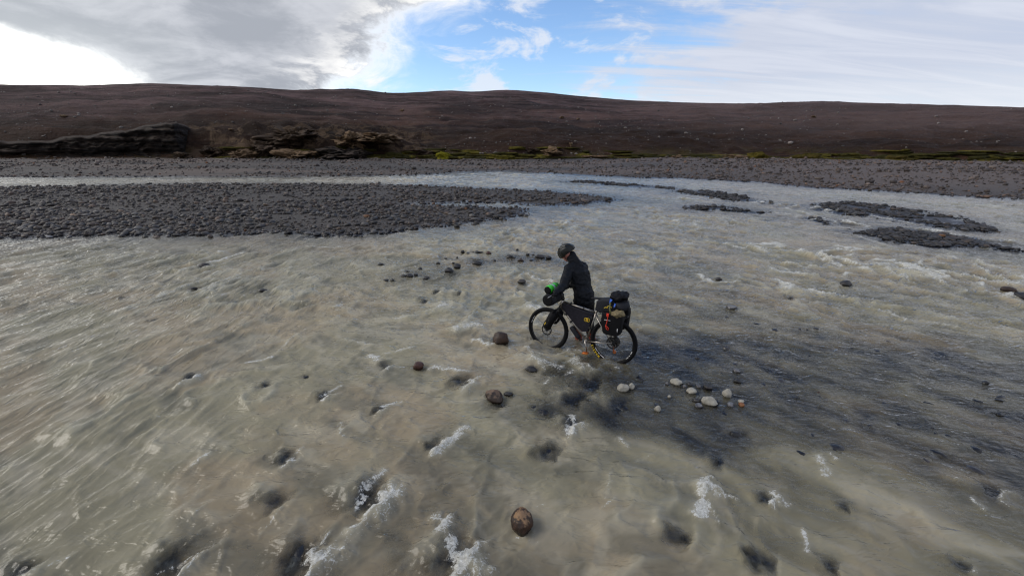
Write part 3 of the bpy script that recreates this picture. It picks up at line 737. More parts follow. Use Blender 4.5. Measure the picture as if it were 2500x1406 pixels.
_big = fbm(sB * 0.55, tB * 0.8, 4, 40); _mid = fbm(sB * 1.5 + wrp, tB * 2.6 + wrp, 5, 41); _sw = fbm(sB * 2.0 + wrp * 4, tB * 3.6 + wrp * 4, 5, 42, 0.62)
SILT = np.array([0.318, 0.284, 0.186]) * (1 - sw(_big, -.22, .22)) + np.array([0.366, 0.298, 0.192]) * sw(_big, -.22, .22)
_k = sw(_mid, -.02, .38, 0, .62); SILT = SILT * (1 - _k) + np.array([0.165, 0.156, 0.115]) * _k
_k = sw(_sw, -.05, .45, 0, .55); SILT = SILT * (1 - _k) + np.array([0.45, 0.40, 0.288]) * _k
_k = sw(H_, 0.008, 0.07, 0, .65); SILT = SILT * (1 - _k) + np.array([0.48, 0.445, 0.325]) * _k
_k = sw(-H_, 0.005, 0.06, 0, .35); SILT = SILT * (1 - _k) + np.array([0.15, 0.155, 0.125]) * _k  # wave shading put into the water colour, troughs darker
_k = sw(FO, 0.02, 0.7, 0, .62); SILT = SILT * (1 - _k) + np.array([0.47, 0.43, 0.315]) * _k
SILT = SILT * np.array([0.90, 0.91, 0.94])
RIP = np.clip(0.85 + 0.35 * wr + 0.6 * fbm(X * 0.35, Y * 0.35, 3, 20), 0.4, 1.4) * np.clip(10.0 / (Y + 2.0), 0.10, 1.0) * (0.55 + 0.45 * sstep(Y, 2.5, 6.5))
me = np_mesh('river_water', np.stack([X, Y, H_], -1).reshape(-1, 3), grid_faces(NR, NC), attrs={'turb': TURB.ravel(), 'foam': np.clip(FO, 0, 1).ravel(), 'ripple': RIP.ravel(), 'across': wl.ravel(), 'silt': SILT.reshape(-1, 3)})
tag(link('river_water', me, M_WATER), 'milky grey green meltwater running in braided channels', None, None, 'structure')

# ------------------------------------------------------------------ hillside
_saz = np.array([-75, -60, -48.4, -43, -38.4, -30.4, -24.8, -19.0, -14.7, -7.7, -5.2, -0.5, 5, 12.8, 20, 28, 34.8, 41, 48.9, 60, 75])
_sel = np.array([3.6, 4.0, 4.44, 4.8, 5.38, 5.53, 5.44, 5.80, 5.50, 5.98, 5.80, 6.13, 5.7, 4.88, 4.4, 4.0, 3.88, 3.4, 2.65, 2.3, 2.0])
_baz = np.array([-75, -60, -50, -38, -23.2, 0, 23.2, 39, 50, 60, 75])
_brd = np.array([190, 128, 100, 82, 70, 64.5, 70, 75, 81, 88, 100])
def smooth_interp(v, xs, ys):
    return (np.interp(v - 1.2, xs, ys) + 2 * np.interp(v, xs, ys) + np.interp(v + 1.2, xs, ys)) / 4
def foot(azd): return smooth_interp(azd, _baz, _brd)
NA, NRH = 500, 250
azd = np.linspace(-74, 74, NA)
rb = foot(azd)
rR = 225 + 30 * np.sin(azd * 0.09 + 0.6) + 15 * np.sin(azd * 0.23)
u = np.concatenate([np.linspace(-0.03, 0.10, 90), np.linspace(0.10, 1.0, 120)[1:], np.linspace(1.0, 1.7, 42)[1:]])
NRH = len(u)
rr = rb[:, None] + (rR - rb)[:, None] * u[None]
AZ = np.repeat(azd[:, None], NRH, 1)
hx = rr * np.sin(np.radians(AZ)); hy = rr * np.cos(np.radians(AZ))
s_ = rr - rb[:, None]
bh = (2.6 * sstep(azd, -14, -34) + 1.4 + 0.5 * fbm(azd * 0.25, azd * 0 + 3, 3, 21))[:, None]
if True:
    lw = sstep(-azd, 8, 34)[:, None]
    bh = 1.2 + 2.4 * lw + 0.9 * fbm(AZ[:, :1] * 0.22, AZ[:, :1] * 0 + 3.3, 3, 21)
wob = 2.2 * fbm(hx * 0.12, hy * 0.12, 3, 22)
bank = bh * sstep(s_ + wob, 0.3, 7.5)
uu = np.clip(u, 0, 1)[None]
gprof = (1 - (1 - uu) ** 1.35) - 0.9 * np.clip(u[None] - 1, 0, 2) ** 1.5
zt = CAM_H + np.tan(np.radians(smooth_interp(azd, _saz, _sel))) * rR
kz = zt - 0.9 - bh[:, 0]
for it in range(6):
    z = 0.9 + bank + kz[:, None] * gprof
    m = ((z - CAM_H) / rr).max(1)
    kz = kz + (np.tan(np.radians(smooth_interp(azd, _saz, _sel))) - m) * rR
z = 0.9 + bank + kz[:, None] * gprof
fade = np.clip(s_ / 3.0, 0, 1) * np.clip((0.93 - u[None]) * 2.2 + 0.02, 0.02, 1.0)
terr = fbm(hx * 0.035, z * 0.55 + hy * 0.01, 4, 23)
z2 = z + fade * (1.6 * fbm(hx * 0.05, hy * 0.07, 4, 24) + 0.55 * terr + 0.45 * fbm(hx * 0.35, hy * 0.5, 4, 25))
gul = np.exp(-np.clip(s_, 0, None) / 26.0)
z2 += fade * gul * 1.1 * np.minimum(0.1, fbm(hx * 0.13, hy * 0.22, 3, 26)) * 1.6
cragm = (sstep(AZ, -38, -34) * (1 - sstep(AZ, -15, -8)) * np.exp(-np.clip(s_ - 4, 0, None) / 7.0) * np.clip(s_ / 1.5, 0, 1))
z2 += cragm * (1.5 * (0.30 - np.abs(fbm(hx * 0.16, hy * 0.20, 4, 45))) + 1.1 * fbm(hx * 0.55, hy * 0.7, 4, 46))
z2 = np.where(s_ < 0, 0.9 + 0.35 * s_, z2)
rise_a = np.clip((z2 - 0.9) / 24.0, 0, 1)
me = np_mesh('hillside', np.stack([hx, hy, z2], -1).reshape(-1, 3), grid_faces(NA, NRH)[:, ::-1], attrs={'rise': rise_a.ravel()})
tag(link('hillside', me, M_HILL), 'bare brown scree hillside rising beyond the river plain', None, None, 'structure')
_azr = np.radians(azd)
def hill_z(x, y):
    a = math.degrees(math.atan2(x, y)); r_ = math.hypot(x, y)
    i = int(np.clip(np.searchsorted(azd, a) - 1, 0, NA - 2)); f = (a - azd[i]) / (azd[1] - azd[0])
    return float(np.interp(r_, rr[i], z2[i]) * (1 - f) + np.interp(r_, rr[i + 1], z2[i + 1]) * f)
def on_hill(px, py):
    """first point of the hillside along a photograph ray"""
    d = at(px, py, 0) - Vector((0, 0, CAM_H)) if py > 346 else None
    u_, v_ = (px - 1250) / FPX, (703 - py) / FPX
    dv = Vector((u_, v_ * math.sin(PITCH) + math.cos(PITCH), v_ * math.cos(PITCH) - math.sin(PITCH))).normalized()
    t = 55.0
    while t < 330:
        p = Vector((0, 0, CAM_H)) + dv * t
        if p.z < hill_z(p.x, p.y): return p
        t += 0.5
    return p

# ------------------------------------------------------------------ layered cliff at the left foot of the hill
def polar(azv, r_, z): return (r_ * math.sin(R(azv)), r_ * math.cos(R(azv)), z)
ca = np.concatenate([np.linspace(-66, -37.6, 150), np.linspace(-37.5, -36.2, 14)])
cv = np.linspace(0, 1, 56)
CO = []
for i, a in enumerate(ca):
    base = float(foot(np.array([a]))[0])
    top = float(np.interp(a, [-66, -50, -47, -42, -39, -37.3, -36.2], [2.6, 2.9, 3.3, 4.5, 5.6, 5.9, 5.0])) + 0.45 * float(fbm(np.array([a * 0.9]), np.array([1.0]), 4, 27)[()][0])
    endb = float(np.interp(a, [-37.6, -36.2], [0, 7.0])) if a > -37.6 else 0.0
    for v in cv:
        zz = 0.6 + (top - 0.6) * v
        lay = float(vn(np.array([a * 0.28]), np.array([zz * 2.3 + a * 0.12]), 3)[0]) * 1.0 + float(fbm(np.array([a * 1.6]), np.array([zz * 1.2]), 3, 4)[0]) * 1.1
        und = 1.9 * math.exp(-((v - 0.22) / 0.16) ** 2) * (0.6 + 0.8 * float(vn(np.array([a * 0.7]), np.array([2.0]), 5)[0] + 0.5))
        lip = -0.9 * math.exp(-((v - 0.93) / 0.10) ** 2)
        back = 9.0 * max(0, v - 0.965) / 0.035
        rg = float(fbm(np.array([a * 5.0]), np.array([zz * 3.5 + a]), 3, 5)[0])
        r_ = base - 0.8 + 1.6 * v + und + lay * 1.1 + lip * (0.6 + rg) + back + endb + 0.9 * rg
        CO.append(polar(a, r_, zz + (0.25 if v > 0.965 else 0) + 0.03 * rg))
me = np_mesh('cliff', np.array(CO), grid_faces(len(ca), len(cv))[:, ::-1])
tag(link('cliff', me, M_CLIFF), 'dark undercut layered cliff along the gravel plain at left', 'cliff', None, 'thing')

# ------------------------------------------------------------------ rock shapes
def ico(sub):
    bm = bmesh.new(); bmesh.ops.create_icosphere(bm, subdivisions=sub, radius=1.0)
    v = np.array([x.co[:] for x in bm.verts]); f = np.array([[x.index for x in q_.verts] for q_ in bm.faces]); bm.free()
    return v, f
ICO = {s: ico(s) for s in (1, 2, 3, 4, 5)}
def rocky(sub, seed, amp=0.22, freq=1.1, facet=0.35, fine=0.0):
    v, f = ICO[sub]; v = v.copy(); rs = random.Random(seed)
    off = Vector((rs.uniform(-50, 50), rs.uniform(-50, 50), rs.uniform(-50, 50)))
    planes = [(Vector((rs.gauss(0, 1), rs.gauss(0, 1), rs.gauss(0, 1))).normalized(), rs.uniform(0.62, 0.92)) for _ in range(7)]
    out = np.zeros_like(v)
    for i, q_ in enumerate(v):
        p = Vector(q_)
        s = 1 + amp * mnoise.noise(p * freq + off) + amp * 0.45 * mnoise.noise(p * freq * 2.3 + off)
        if fine: s += fine * mnoise.fractal(p * freq * 4 + off, 0.8, 2.0, 3)
        p = p * s
        for (nn, dd) in planes:
            k = p.dot(nn) - dd
            if k > 0: p = p - nn * k * facet * 1.6
        out[i] = p
    return out, f
def craggy(sub, seed):
    v, f = ICO[sub]; rs = random.Random(seed); off = Vector((rs.uniform(-50, 50), rs.uniform(-50, 50), rs.uniform(-50, 50))); out = np.zeros_like(v)
    for i, q_ in enumerate(v):
        p = Vector(q_)
        s = 1 + 0.75 * mnoise.noise(p * 1.5 + off) + 0.42 * (0.5 - abs(mnoise.noise(p * 3.1 + off))) + 0.30 * mnoise.noise(p * 5.5 + off) + 0.16 * mnoise.noise(p * 11 + off)
        p = p * max(0.3, s); zq = p.z * 4.0; p.z = (math.floor(zq) + min(1, max(0, (zq - math.floor(zq)) * 2.2 - .6))) / 4.0 * 0.3 + p.z * 0.7
        out[i] = p
    return out, f
def rock_mesh(name, sub, seed, size, **kw):
    v, f = rocky(sub, seed, **kw)
    return np_mesh(name, v * np.array(size), f)

# outcrops and boulders at the hill foot: px, py of the base, width px, height px, depth m, material, seed, label
OUT = [
 (722, 388, 98, 26, 4.0, M_TAN, 3, 'pale tan slab of rock jutting out at the hill foot, the lowest one'),
 (590, 386, 70, 24, 3.2, M_TAN, 5, 'tan weathered ledge left of the pale slab at the hill foot'),
 (650, 372, 80, 40, 4.5, M_TAND, 8, 'brown rounded outcrop above the tan ledges'),
 (510, 376, 44, 22, 3.0, M_TAND, 11, 'brown boulder below the right end of the dark cliff'),
 (440, 384, 36, 18, 2.0, M_TAND, 13, 'small brown block on the gravel below the end of the cliff'),
 (700, 345, 130, 46, 8.0, M_TAND, 17, 'broad brown dome of rock above the pale slab'),
 (905, 343, 112, 20, 8.0, M_TAN, 19, 'tan overhanging ledge above the dark hollow'),
 (845, 352, 70, 34, 5.0, M_TAN, 20, 'tan shoulder of rock left of the dark hollow'),
 (835, 384, 120, 34, 5.0, M_CLIFF, 22, 'black rock standing in for the shade of the dark hollow under the tan overhang'),  # black rock put in as the shade of the hollow
 (845, 386, 26, 12, 1.5, M_TAND, 23, 'small brown stone in the mouth of the dark hollow'),
 (1030, 374, 78, 16, 2.5, M_TAND, 29, 'flat brown rock on the mossy hill foot, left of the bright moss'),
 (1345, 378, 52, 20, 2.2, M_TAN, 31, 'ragged tan rock on the hill foot above the cyclist'),
 (1298, 371, 30, 11, 2.0, M_TAND, 33, 'small brown rock left of the ragged tan rock'),
 (1455, 384, 78, 8, 2.0, M_TAN, 37, 'low flat tan rock right of the ragged tan rock'),
 (1395, 357, 12, 12, 1.0, M_TAN, 39, 'small pale boulder on the slope above the cyclist'),
 (1797, 386, 66, 11, 2.0, M_TAN, 41, 'low tan rock beside the bright moss mound at right'),
 (1655, 384, 28, 9, 1.5, M_TAN, 43, 'small tan rock between the flat tan rock and the right moss'),
 (150, 286, 14, 8, 1.5, M_TAN, 47, 'pale boulder alone high on the left slope'),
 (560, 318, 10, 6, 1.2, M_TAN, 49, 'pale boulder on the slope above the cliff end'),
 (980, 272, 11, 6, 1.5, M_TAN, 53, 'pale boulder high on the middle slope'),
 (1992, 287, 12, 6, 2.0, M_TAN, 57, 'pale boulder high on the right slope'),
 (1372, 289, 12, 6, 2.0, M_TAN, 59, 'pale boulder high on the slope right of the middle'),
 (1412, 292, 9, 5, 2.0, M_TAN, 61, 'smaller pale boulder right of the middle boulder'),
]
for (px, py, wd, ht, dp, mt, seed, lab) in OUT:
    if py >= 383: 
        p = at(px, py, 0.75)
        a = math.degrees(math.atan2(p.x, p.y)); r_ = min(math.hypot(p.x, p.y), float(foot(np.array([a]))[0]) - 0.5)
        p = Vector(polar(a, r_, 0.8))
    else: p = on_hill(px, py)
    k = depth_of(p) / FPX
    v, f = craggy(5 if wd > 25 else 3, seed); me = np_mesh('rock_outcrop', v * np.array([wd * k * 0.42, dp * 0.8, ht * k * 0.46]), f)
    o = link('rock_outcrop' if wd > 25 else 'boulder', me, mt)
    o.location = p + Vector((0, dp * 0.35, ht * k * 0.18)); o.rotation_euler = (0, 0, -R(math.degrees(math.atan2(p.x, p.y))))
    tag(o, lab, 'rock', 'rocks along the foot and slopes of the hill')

# ------------------------------------------------------------------ moss along the hill foot
def moss_mound(seed, size, sub=3):
    return rocky(sub, seed, amp=0.55, freq=1.6, facet=0.1, fine=0.12)[0] * np.array(size), ICO[sub][1]
MOSSY = [(1085, 378, 44, 14, (0.17, 0.155, 0.012), 'brightest yellow green moss clump at the hill foot, above the cyclist'),
         (1225, 380, 90, 7, (0.095, 0.080, 0.014), 'thin yellow green moss strip right of the brightest clump'),
         (1850, 384, 60, 16, (0.095, 0.075, 0.014), 'olive yellow moss mound beside a low tan rock at right'),
         (1960, 386, 90, 12, (0.070, 0.055, 0.014), 'wide olive moss patch right of the yellow moss mound'),
         (960, 378, 80, 12, (0.040, 0.036, 0.010), 'dark olive moss patch near the dark hollow'),
         (2190, 389, 70, 11, (0.075, 0.058, 0.016), 'olive moss patch towards the right end of the hill foot')]
for i, (px, py, wd, ht, colr, lab) in enumerate(MOSSY):
    p = at(px, py + 4, 0.72); a = math.degrees(math.atan2(p.x, p.y)); r_ = float(foot(np.array([a]))[0]) - 0.4
    p = Vector(polar(a, r_, 0.85)); k = depth_of(p) / FPX
    v, f = moss_mound(300 + i, (wd * k * 0.40, 1.0, ht * k * 0.9), 4)
    o = link('moss_mound', np_mesh('moss_mound', v, f, attrs={'tint': np.tile(np.array(colr), (len(v), 1))}), M_MOSS)
    o.location = p; o.rotation_euler = (0, 0, -R(a)); tag(o, lab, 'moss', 'moss along the hill foot')
mv, mf, mt_, n0 = [], [], [], 0
for i in range(260):
    px = random.uniform(880, 2620) if i < 235 else random.uniform(560, 960)
    p = at(px, 384, 0.8); a = math.degrees(math.atan2(p.x, p.y)); r_ = float(foot(np.array([a]))[0]) + random.uniform(-0.8, 2.2)
    x_, y_, _ = polar(a, r_, 0); zz = max(hill_z(x_, y_), 0.8)
    sx = random.uniform(0.5, 2.6)
    v, f = moss_mound(500 + i, (sx, random.uniform(0.4, 1.0), random.uniform(0.08, 0.28)), 2)
    mv.append(v @ np.array(Matrix.Rotation(-R(a), 3, 'Z')).T + np.array([x_, y_, zz])); mf.append(f + n0); n0 += len(v)
    g_ = random.random(); cc = np.array([0.03, 0.028, 0.008]) * (1 - g_) + np.array([0.115, 0.095, 0.016]) * g_ * g_ + np.array([0.012, 0.011, 0.004])
    mt_.append(np.tile(cc, (len(v), 1)))
me = np_mesh('moss_cover', np.concatenate(mv), np.concatenate(mf), attrs={'tint': np.concatenate(mt_)})
tag(link('moss_cover', me, M_MOSS), 'thin broken cover of olive moss along the hill foot', 'moss', None, 'stuff')

# ------------------------------------------------------------------ gravel and cobbles
def pick_tint(n, base=1.0):
    g = RNG.random(n) ** 2.6
    c = np.array([0.030, 0.027, 0.028])[None] * (1 - g[:, None]) + np.array([0.175, 0.168, 0.172])[None] * g[:, None]
    k = RNG.random(n)
    br = (k > 0.78) & (k < 0.975); c[br] = c[br] * np.array([1.25, 1.0, 0.80])
    rust = k > 0.994; c[rust] = np.array([0.16, 0.075, 0.028])
    return c * base
STV = {s: [rocky(s, 900 + i, amp=0.38, freq=1.2, facet=0.62)[0] for i in range(14)] for s in (1, 2)}
def joined_stones(name, P, size, sub, tint, label, sink=0.15, flat=(0.45, 0.9)):
    n = len(P); F = ICO[sub][1]; nv = len(ICO[sub][0])
    var = RNG.integers(0, 14, n); base = np.stack(STV[sub])[var]
    sc_ = np.stack([size * RNG.uniform(0.75, 1.35, n), size * RNG.uniform(0.7, 1.1, n), size * RNG.uniform(*flat, n)], -1)
    a = RNG.uniform(0, 2 * math.pi, n); ca_, sa_ = np.cos(a), np.sin(a)
    tx = RNG.normal(0, 0.25, n)
    v = base * sc_[:, None, :]
    y2 = v[..., 1] * np.cos(tx)[:, None] - v[..., 2] * np.sin(tx)[:, None]; z2_ = v[..., 1] * np.sin(tx)[:, None] + v[..., 2] * np.cos(tx)[:, None]
    x3 = v[..., 0] * ca_[:, None] - y2 * sa_[:, None]; y3 = v[..., 0] * sa_[:, None] + y2 * ca_[:, None]
    co = np.stack([x3, y3, z2_], -1) + P[:, None, :] + np.array([0, 0, 1.0]) * (sc_[:, 2] * (1 - 2 * sink) )[:, None, None] * 0.6
    fc = (F[None] + (np.arange(n) * nv)[:, None, None]).reshape(-1, 3)
    me = np_mesh(name, co.reshape(-1, 3), fc, smooth=False, attrs={'tint': np.repeat(tint, nv, 0)})
    return tag(link(name, me, M_STONES), label, 'gravel', None, 'stuff')
def scatter(n, ylo, yhi, hwmul=1.3, hwadd=4.0):
    y = np.exp(RNG.uniform(math.log(ylo), math.log(yhi), n)); x = RNG.uniform(-1, 1, n) * (hwmul * y + hwadd)
    return x, y
def inside(x, y, P, pad=0.0): return sdist(x, y, P) + 0.12 * fbm(x * 0.8, y * 0.8, 4, 3) > pad
COB = []                                                  # candidates for single cobbles: x, y, z, size, tint
# near bar
x, y = scatter(46000, 13.6, 37.5); k = inside(x, y, BAR_NEAR, -0.12); x, y = x[k], y[k]
sz = 0.025 * np.exp(RNG.normal(0, 0.74, len(x))) * (0.75 + y / 50)
coarse = np.clip(1.15 + 0.9 * fbm(x * 0.12, y * 0.2, 3, 30) - 0.02 * (x + 10) * (x > -10), 0.50, 1.6); sz = np.clip(sz * coarse, 0.016, 0.14)
kk_ = (fbm(x * 0.22, y * 0.45, 4, 51) > -0.18) | (RNG.random(len(x)) < 0.3); x, y, sz = x[kk_], y[kk_], sz[kk_]
NEAR = np.stack([x, y, bed(x, y)], -1)
# right-hand stone bars
xr, yr, sr = [], [], []
for P in BARS_RIGHT:
    lo, hi = P.min(0) - 0.5, P.max(0) + 0.5; ar = np.prod(hi - lo); n = int(min(9000, ar * 135))
    a = RNG.uniform(lo[0], hi[0], n); b = RNG.uniform(lo[1], hi[1], n); k = sdist(a, b, P) + 0.45 * fbm(a * 0.9, b * 0.9, 4, 3) > 0.12 - 0.14 * RNG.random(n) * RNG.random(n) ** 2
    k &= fbm(a * 1.2, b * 1.2, 3, 47) > (-0.05 if P is not BARS_RIGHT[-1] else -0.30)
    xr.append(a[k]); yr.append(b[k]); sr.append(np.clip(0.042 * np.exp(RNG.normal(0, 0.55, k.sum())), 0.02, 0.15))
xr, yr, sr = map(np.concatenate, (xr, yr, sr))
RIGHT = np.stack([xr, yr, np.maximum(bed(xr, yr), -0.03)], -1)
# loose stones around the bar tips and along the water's edge, far plain
x2, y2 = scatter(44000, 13.0, 47.0); n1_ = np.minimum.reduce([np.abs(sdist(x2, y2, P)) for P in [BAR_NEAR, PLAIN] + BARS_RIGHT]); zb = bed(x2, y2)
k = (n1_ < 0.5) & (zb > -0.07) & (RNG.random(len(x2)) < 0.30); EDGE = np.stack([x2, y2, zb], -1)[k]; es = np.clip(0.055 * np.exp(RNG.normal(0, 0.45, len(EDGE))) * (0.7 + EDGE[:, 1] / 60), 0.03, 0.17)
x3, y3 = scatter(42000, 24.0, 80.0, 1.25, 2.0); k = inside(x3, y3, PLAIN, 0.0) & (np.hypot(x3, y3) < foot(np.degrees(np.arctan2(x3, y3))) + 1); x3, y3 = x3[k], y3[k]
s3 = np.clip(0.066 * np.exp(RNG.normal(0, 0.5, len(x3))) * (0.5 + y3 / 70), 0.03, 0.28); dens = fbm(x3 * 0.06, y3 * 0.25, 3, 33) + 0.12 + 0.25 * (sdist(x3, y3, PLAIN) < 3)
k = RNG.random(len(x3)) < np.clip(0.35 + 1.1 * dens, 0.08, 0.9); x3, y3, s3 = x3[k], y3[k], s3[k]
FARP = np.stack([x3, y3, bed(x3, y3)], -1)
tn, tr_, te, tf = pick_tint(len(NEAR), 0.60) * np.array([1.12, 1.0, 0.90]), pick_tint(len(RIGHT), 0.36), pick_tint(len(EDGE), 0.6), pick_tint(len(FARP), 0.80) * np.array([1.22, 1.0, 0.86])
# the cobbles that show largest become single pieces of the riverbed
allP = np.concatenate([NEAR, RIGHT]); allS = np.concatenate([sz, sr]); allT = np.concatenate([tn, tr_])
vis = (np.abs(allP[:, 0]) < 1.18 * allP[:, 1] + 1.2)
score = allS / (allP[:, 1] + 3) * vis
top = np.argsort(-score)[:300]; keep = np.ones(len(allP), bool); keep[top] = False
COB_M = []
def cobble_mat(name, colr):
    return stone_mat(name, tuple(k * 0.7 for k in colr), tuple(k * 1.3 for k in colr), wetz=0.0)
CM = [cobble_mat('cobble_black', (0.028, 0.027, 0.030)), cobble_mat('cobble_dark_grey', (0.050, 0.046, 0.046)), cobble_mat('cobble_grey', (0.10, 0.093, 0.090)),
      cobble_mat('cobble_brown', (0.058, 0.042, 0.033)), cobble_mat('cobble_rust', (0.17, 0.08, 0.03))]
CMESH = {}
for i, q_ in enumerate(top):
    P, s = allP[q_], allS[q_]; tc = allT[q_]
    mi = 4 if tc[0] > 3.5 * tc[2] else 3 if tc[0] > 1.55 * tc[2] else 0 if tc[0] < 0.042 else 1 if tc[0] < 0.085 else 2
    key = (i % 8, mi)
    if key not in CMESH:
        CMESH[key] = np_mesh('cobble', rocky(2, 700 + key[0], amp=0.28, freq=1.1, facet=0.42)[0] * np.array([1.15, 0.9, 0.6]), ICO[2][1]); CMESH[key].materials.append(CM[mi])
    o = bpy.data.objects.new('cobble', CMESH[key]); COL.objects.link(o); o.parent = riverbed
    o.location = (P[0], P[1], P[2] + s * 0.22); o.scale = (s, s * RNG.uniform(0.8, 1.1), s * RNG.uniform(0.8, 1.2)); o.rotation_euler = (RNG.normal(0, .2), RNG.normal(0, .2), RNG.uniform(0, 6.28))
kn = keep[:len(NEAR)]; kr = keep[len(NEAR):]
big = kn & (sz / (NEAR[:, 1] + 3) > 0.0034)
joined_stones('gravel', NEAR[big], sz[big], 2, tn[big], 'coarse dark cobbles covering the near gravel bar')
sm = kn & ~big
joined_stones('gravel', NEAR[sm], sz[sm], 1, tn[sm], 'fine dark gravel between the cobbles of the near bar')
joined_stones('gravel', RIGHT[kr], sr[kr], 2, tr_[kr], 'wet black stones heaped in narrow bars at the right', flat=(0.45, 0.8))
joined_stones('gravel', EDGE, es, 1, te, 'wet dark stones strewn along the water edges')
joined_stones('gravel', FARP, s3, 1, tf, 'grey brown gravel of the far river plain')
# stones strewn over the hillside
aa = RNG.uniform(-56, 56, 3600); ur = RNG.random(3600) ** 2.2
rh = foot(aa) + 1.0 + ur * 90
hp = np.array([[r_ * math.sin(R(a)), r_ * math.cos(R(a)), 0] for a, r_ in zip(aa, rh)])
hp[:, 2] = [hill_z(p[0], p[1]) for p in hp]
hs = np.clip(0.075 * np.exp(RNG.normal(0, 0.6, len(hp))) * (0.6 + rh / 160), 0.05, 0.38)
kk = RNG.random(len(hp)) < np.clip(0.6 + 1.6 * fbm(hp[:, 0] * 0.04, hp[:, 1] * 0.06, 3, 35), 0.05, 1)
ht_ = np.clip(RNG.normal(0.115, 0.05, len(hp)), 0.035, 0.26)[:, None] * np.array([1.1, 0.95, 0.86])
o = joined_stones('scree', hp[kk], hs[kk], 1, ht_[kk], 'pale stones strewn over the brown hillside', flat=(0.5, 0.9)); o['category'] = 'scree'

# ------------------------------------------------------------------ stones standing in the river
for i, ((nm, px, py, wd, ht, mt, rise, foam, lab, grp), (x_, y_, rw, rh_)) in enumerate(zip(ROCKS, ROCK_POS)):
    big = wd >= 30
    tall = max(rh_ * 1.25, rw * 0.45) if rise >= 1 else rw * 0.6
    if mt == 'egg': tall = rh_ * 0.80; rw *= 0.93
    v, f = rocky(4 if big else 3, 40 + i * 3, amp=0.24 if mt in ('egg', 'brown') else 0.30, freq=1.0, facet=0.22 if mt in ('egg', 'brown') else 0.40, fine=0.05 if mt != 'rough' else 0.07)
    o = link(nm, np_mesh(nm, v * np.array([rw * 1.02, (rw * 1.45 if mt == 'egg' else min(rw, tall * 1.3) * 0.95), tall]), f), STONE[mt])
    o.rotation_euler = (0, random.uniform(-.12, .12), random.uniform(-.25, .25) if not mt == 'egg' else 0.0)
    zb = 0.0
    if px == 926: zb = float(bed(np.array([x_]), np.array([y_]))[0])
    if rise >= 1: o.location = (x_, y_, zb + tall * 0.28)
    else: o.location = (x_, y_, -tall * 0.62)
    tag(o, lab, 'stone', grp or 'stones standing in the river')
for i, (px, py, wd, ht, foam, lab) in enumerate(SUNK):
    p = at(px, py, -0.04); k = depth_of(p) / FPX; rw = wd * k / 2; rd = max(ht * k / 2 * 1.6, rw * 0.5)
    tl = min(0.22, 0.55 * min(rw, rd) + 0.06)
    o = link('sunken_boulder', rock_mesh('sunken_boulder', 3, 200 + i, (rw * 1.05, rd, tl), amp=0.22, facet=0.2), STONE['black'])
    o.location = (p.x, p.y, -tl - 0.012); o.rotation_euler = (0, 0, random.uniform(-.3, .3))
    tag(o, lab, 'stone', 'stones sunk under the milky water')
# stones lying on the bed of the clear shallows
x, y = RNG.uniform(-4, 7, 5200), RNG.uniform(3.2, 12.5, 5200); zb = bed(x, y); k = zb > -0.15; x, y, zb = x[k], y[k], zb[k]
ss_ = np.clip(0.035 * np.exp(RNG.normal(0, 0.5, len(x))), 0.015, 0.10)
zz = np.minimum(zb, -0.02 - ss_ * 0.75)
joined_stones('gravel', np.stack([x, y, zz], -1), ss_, 2, pick_tint(len(x), 0.55), 'dark stones on the bed of the clear shallows')

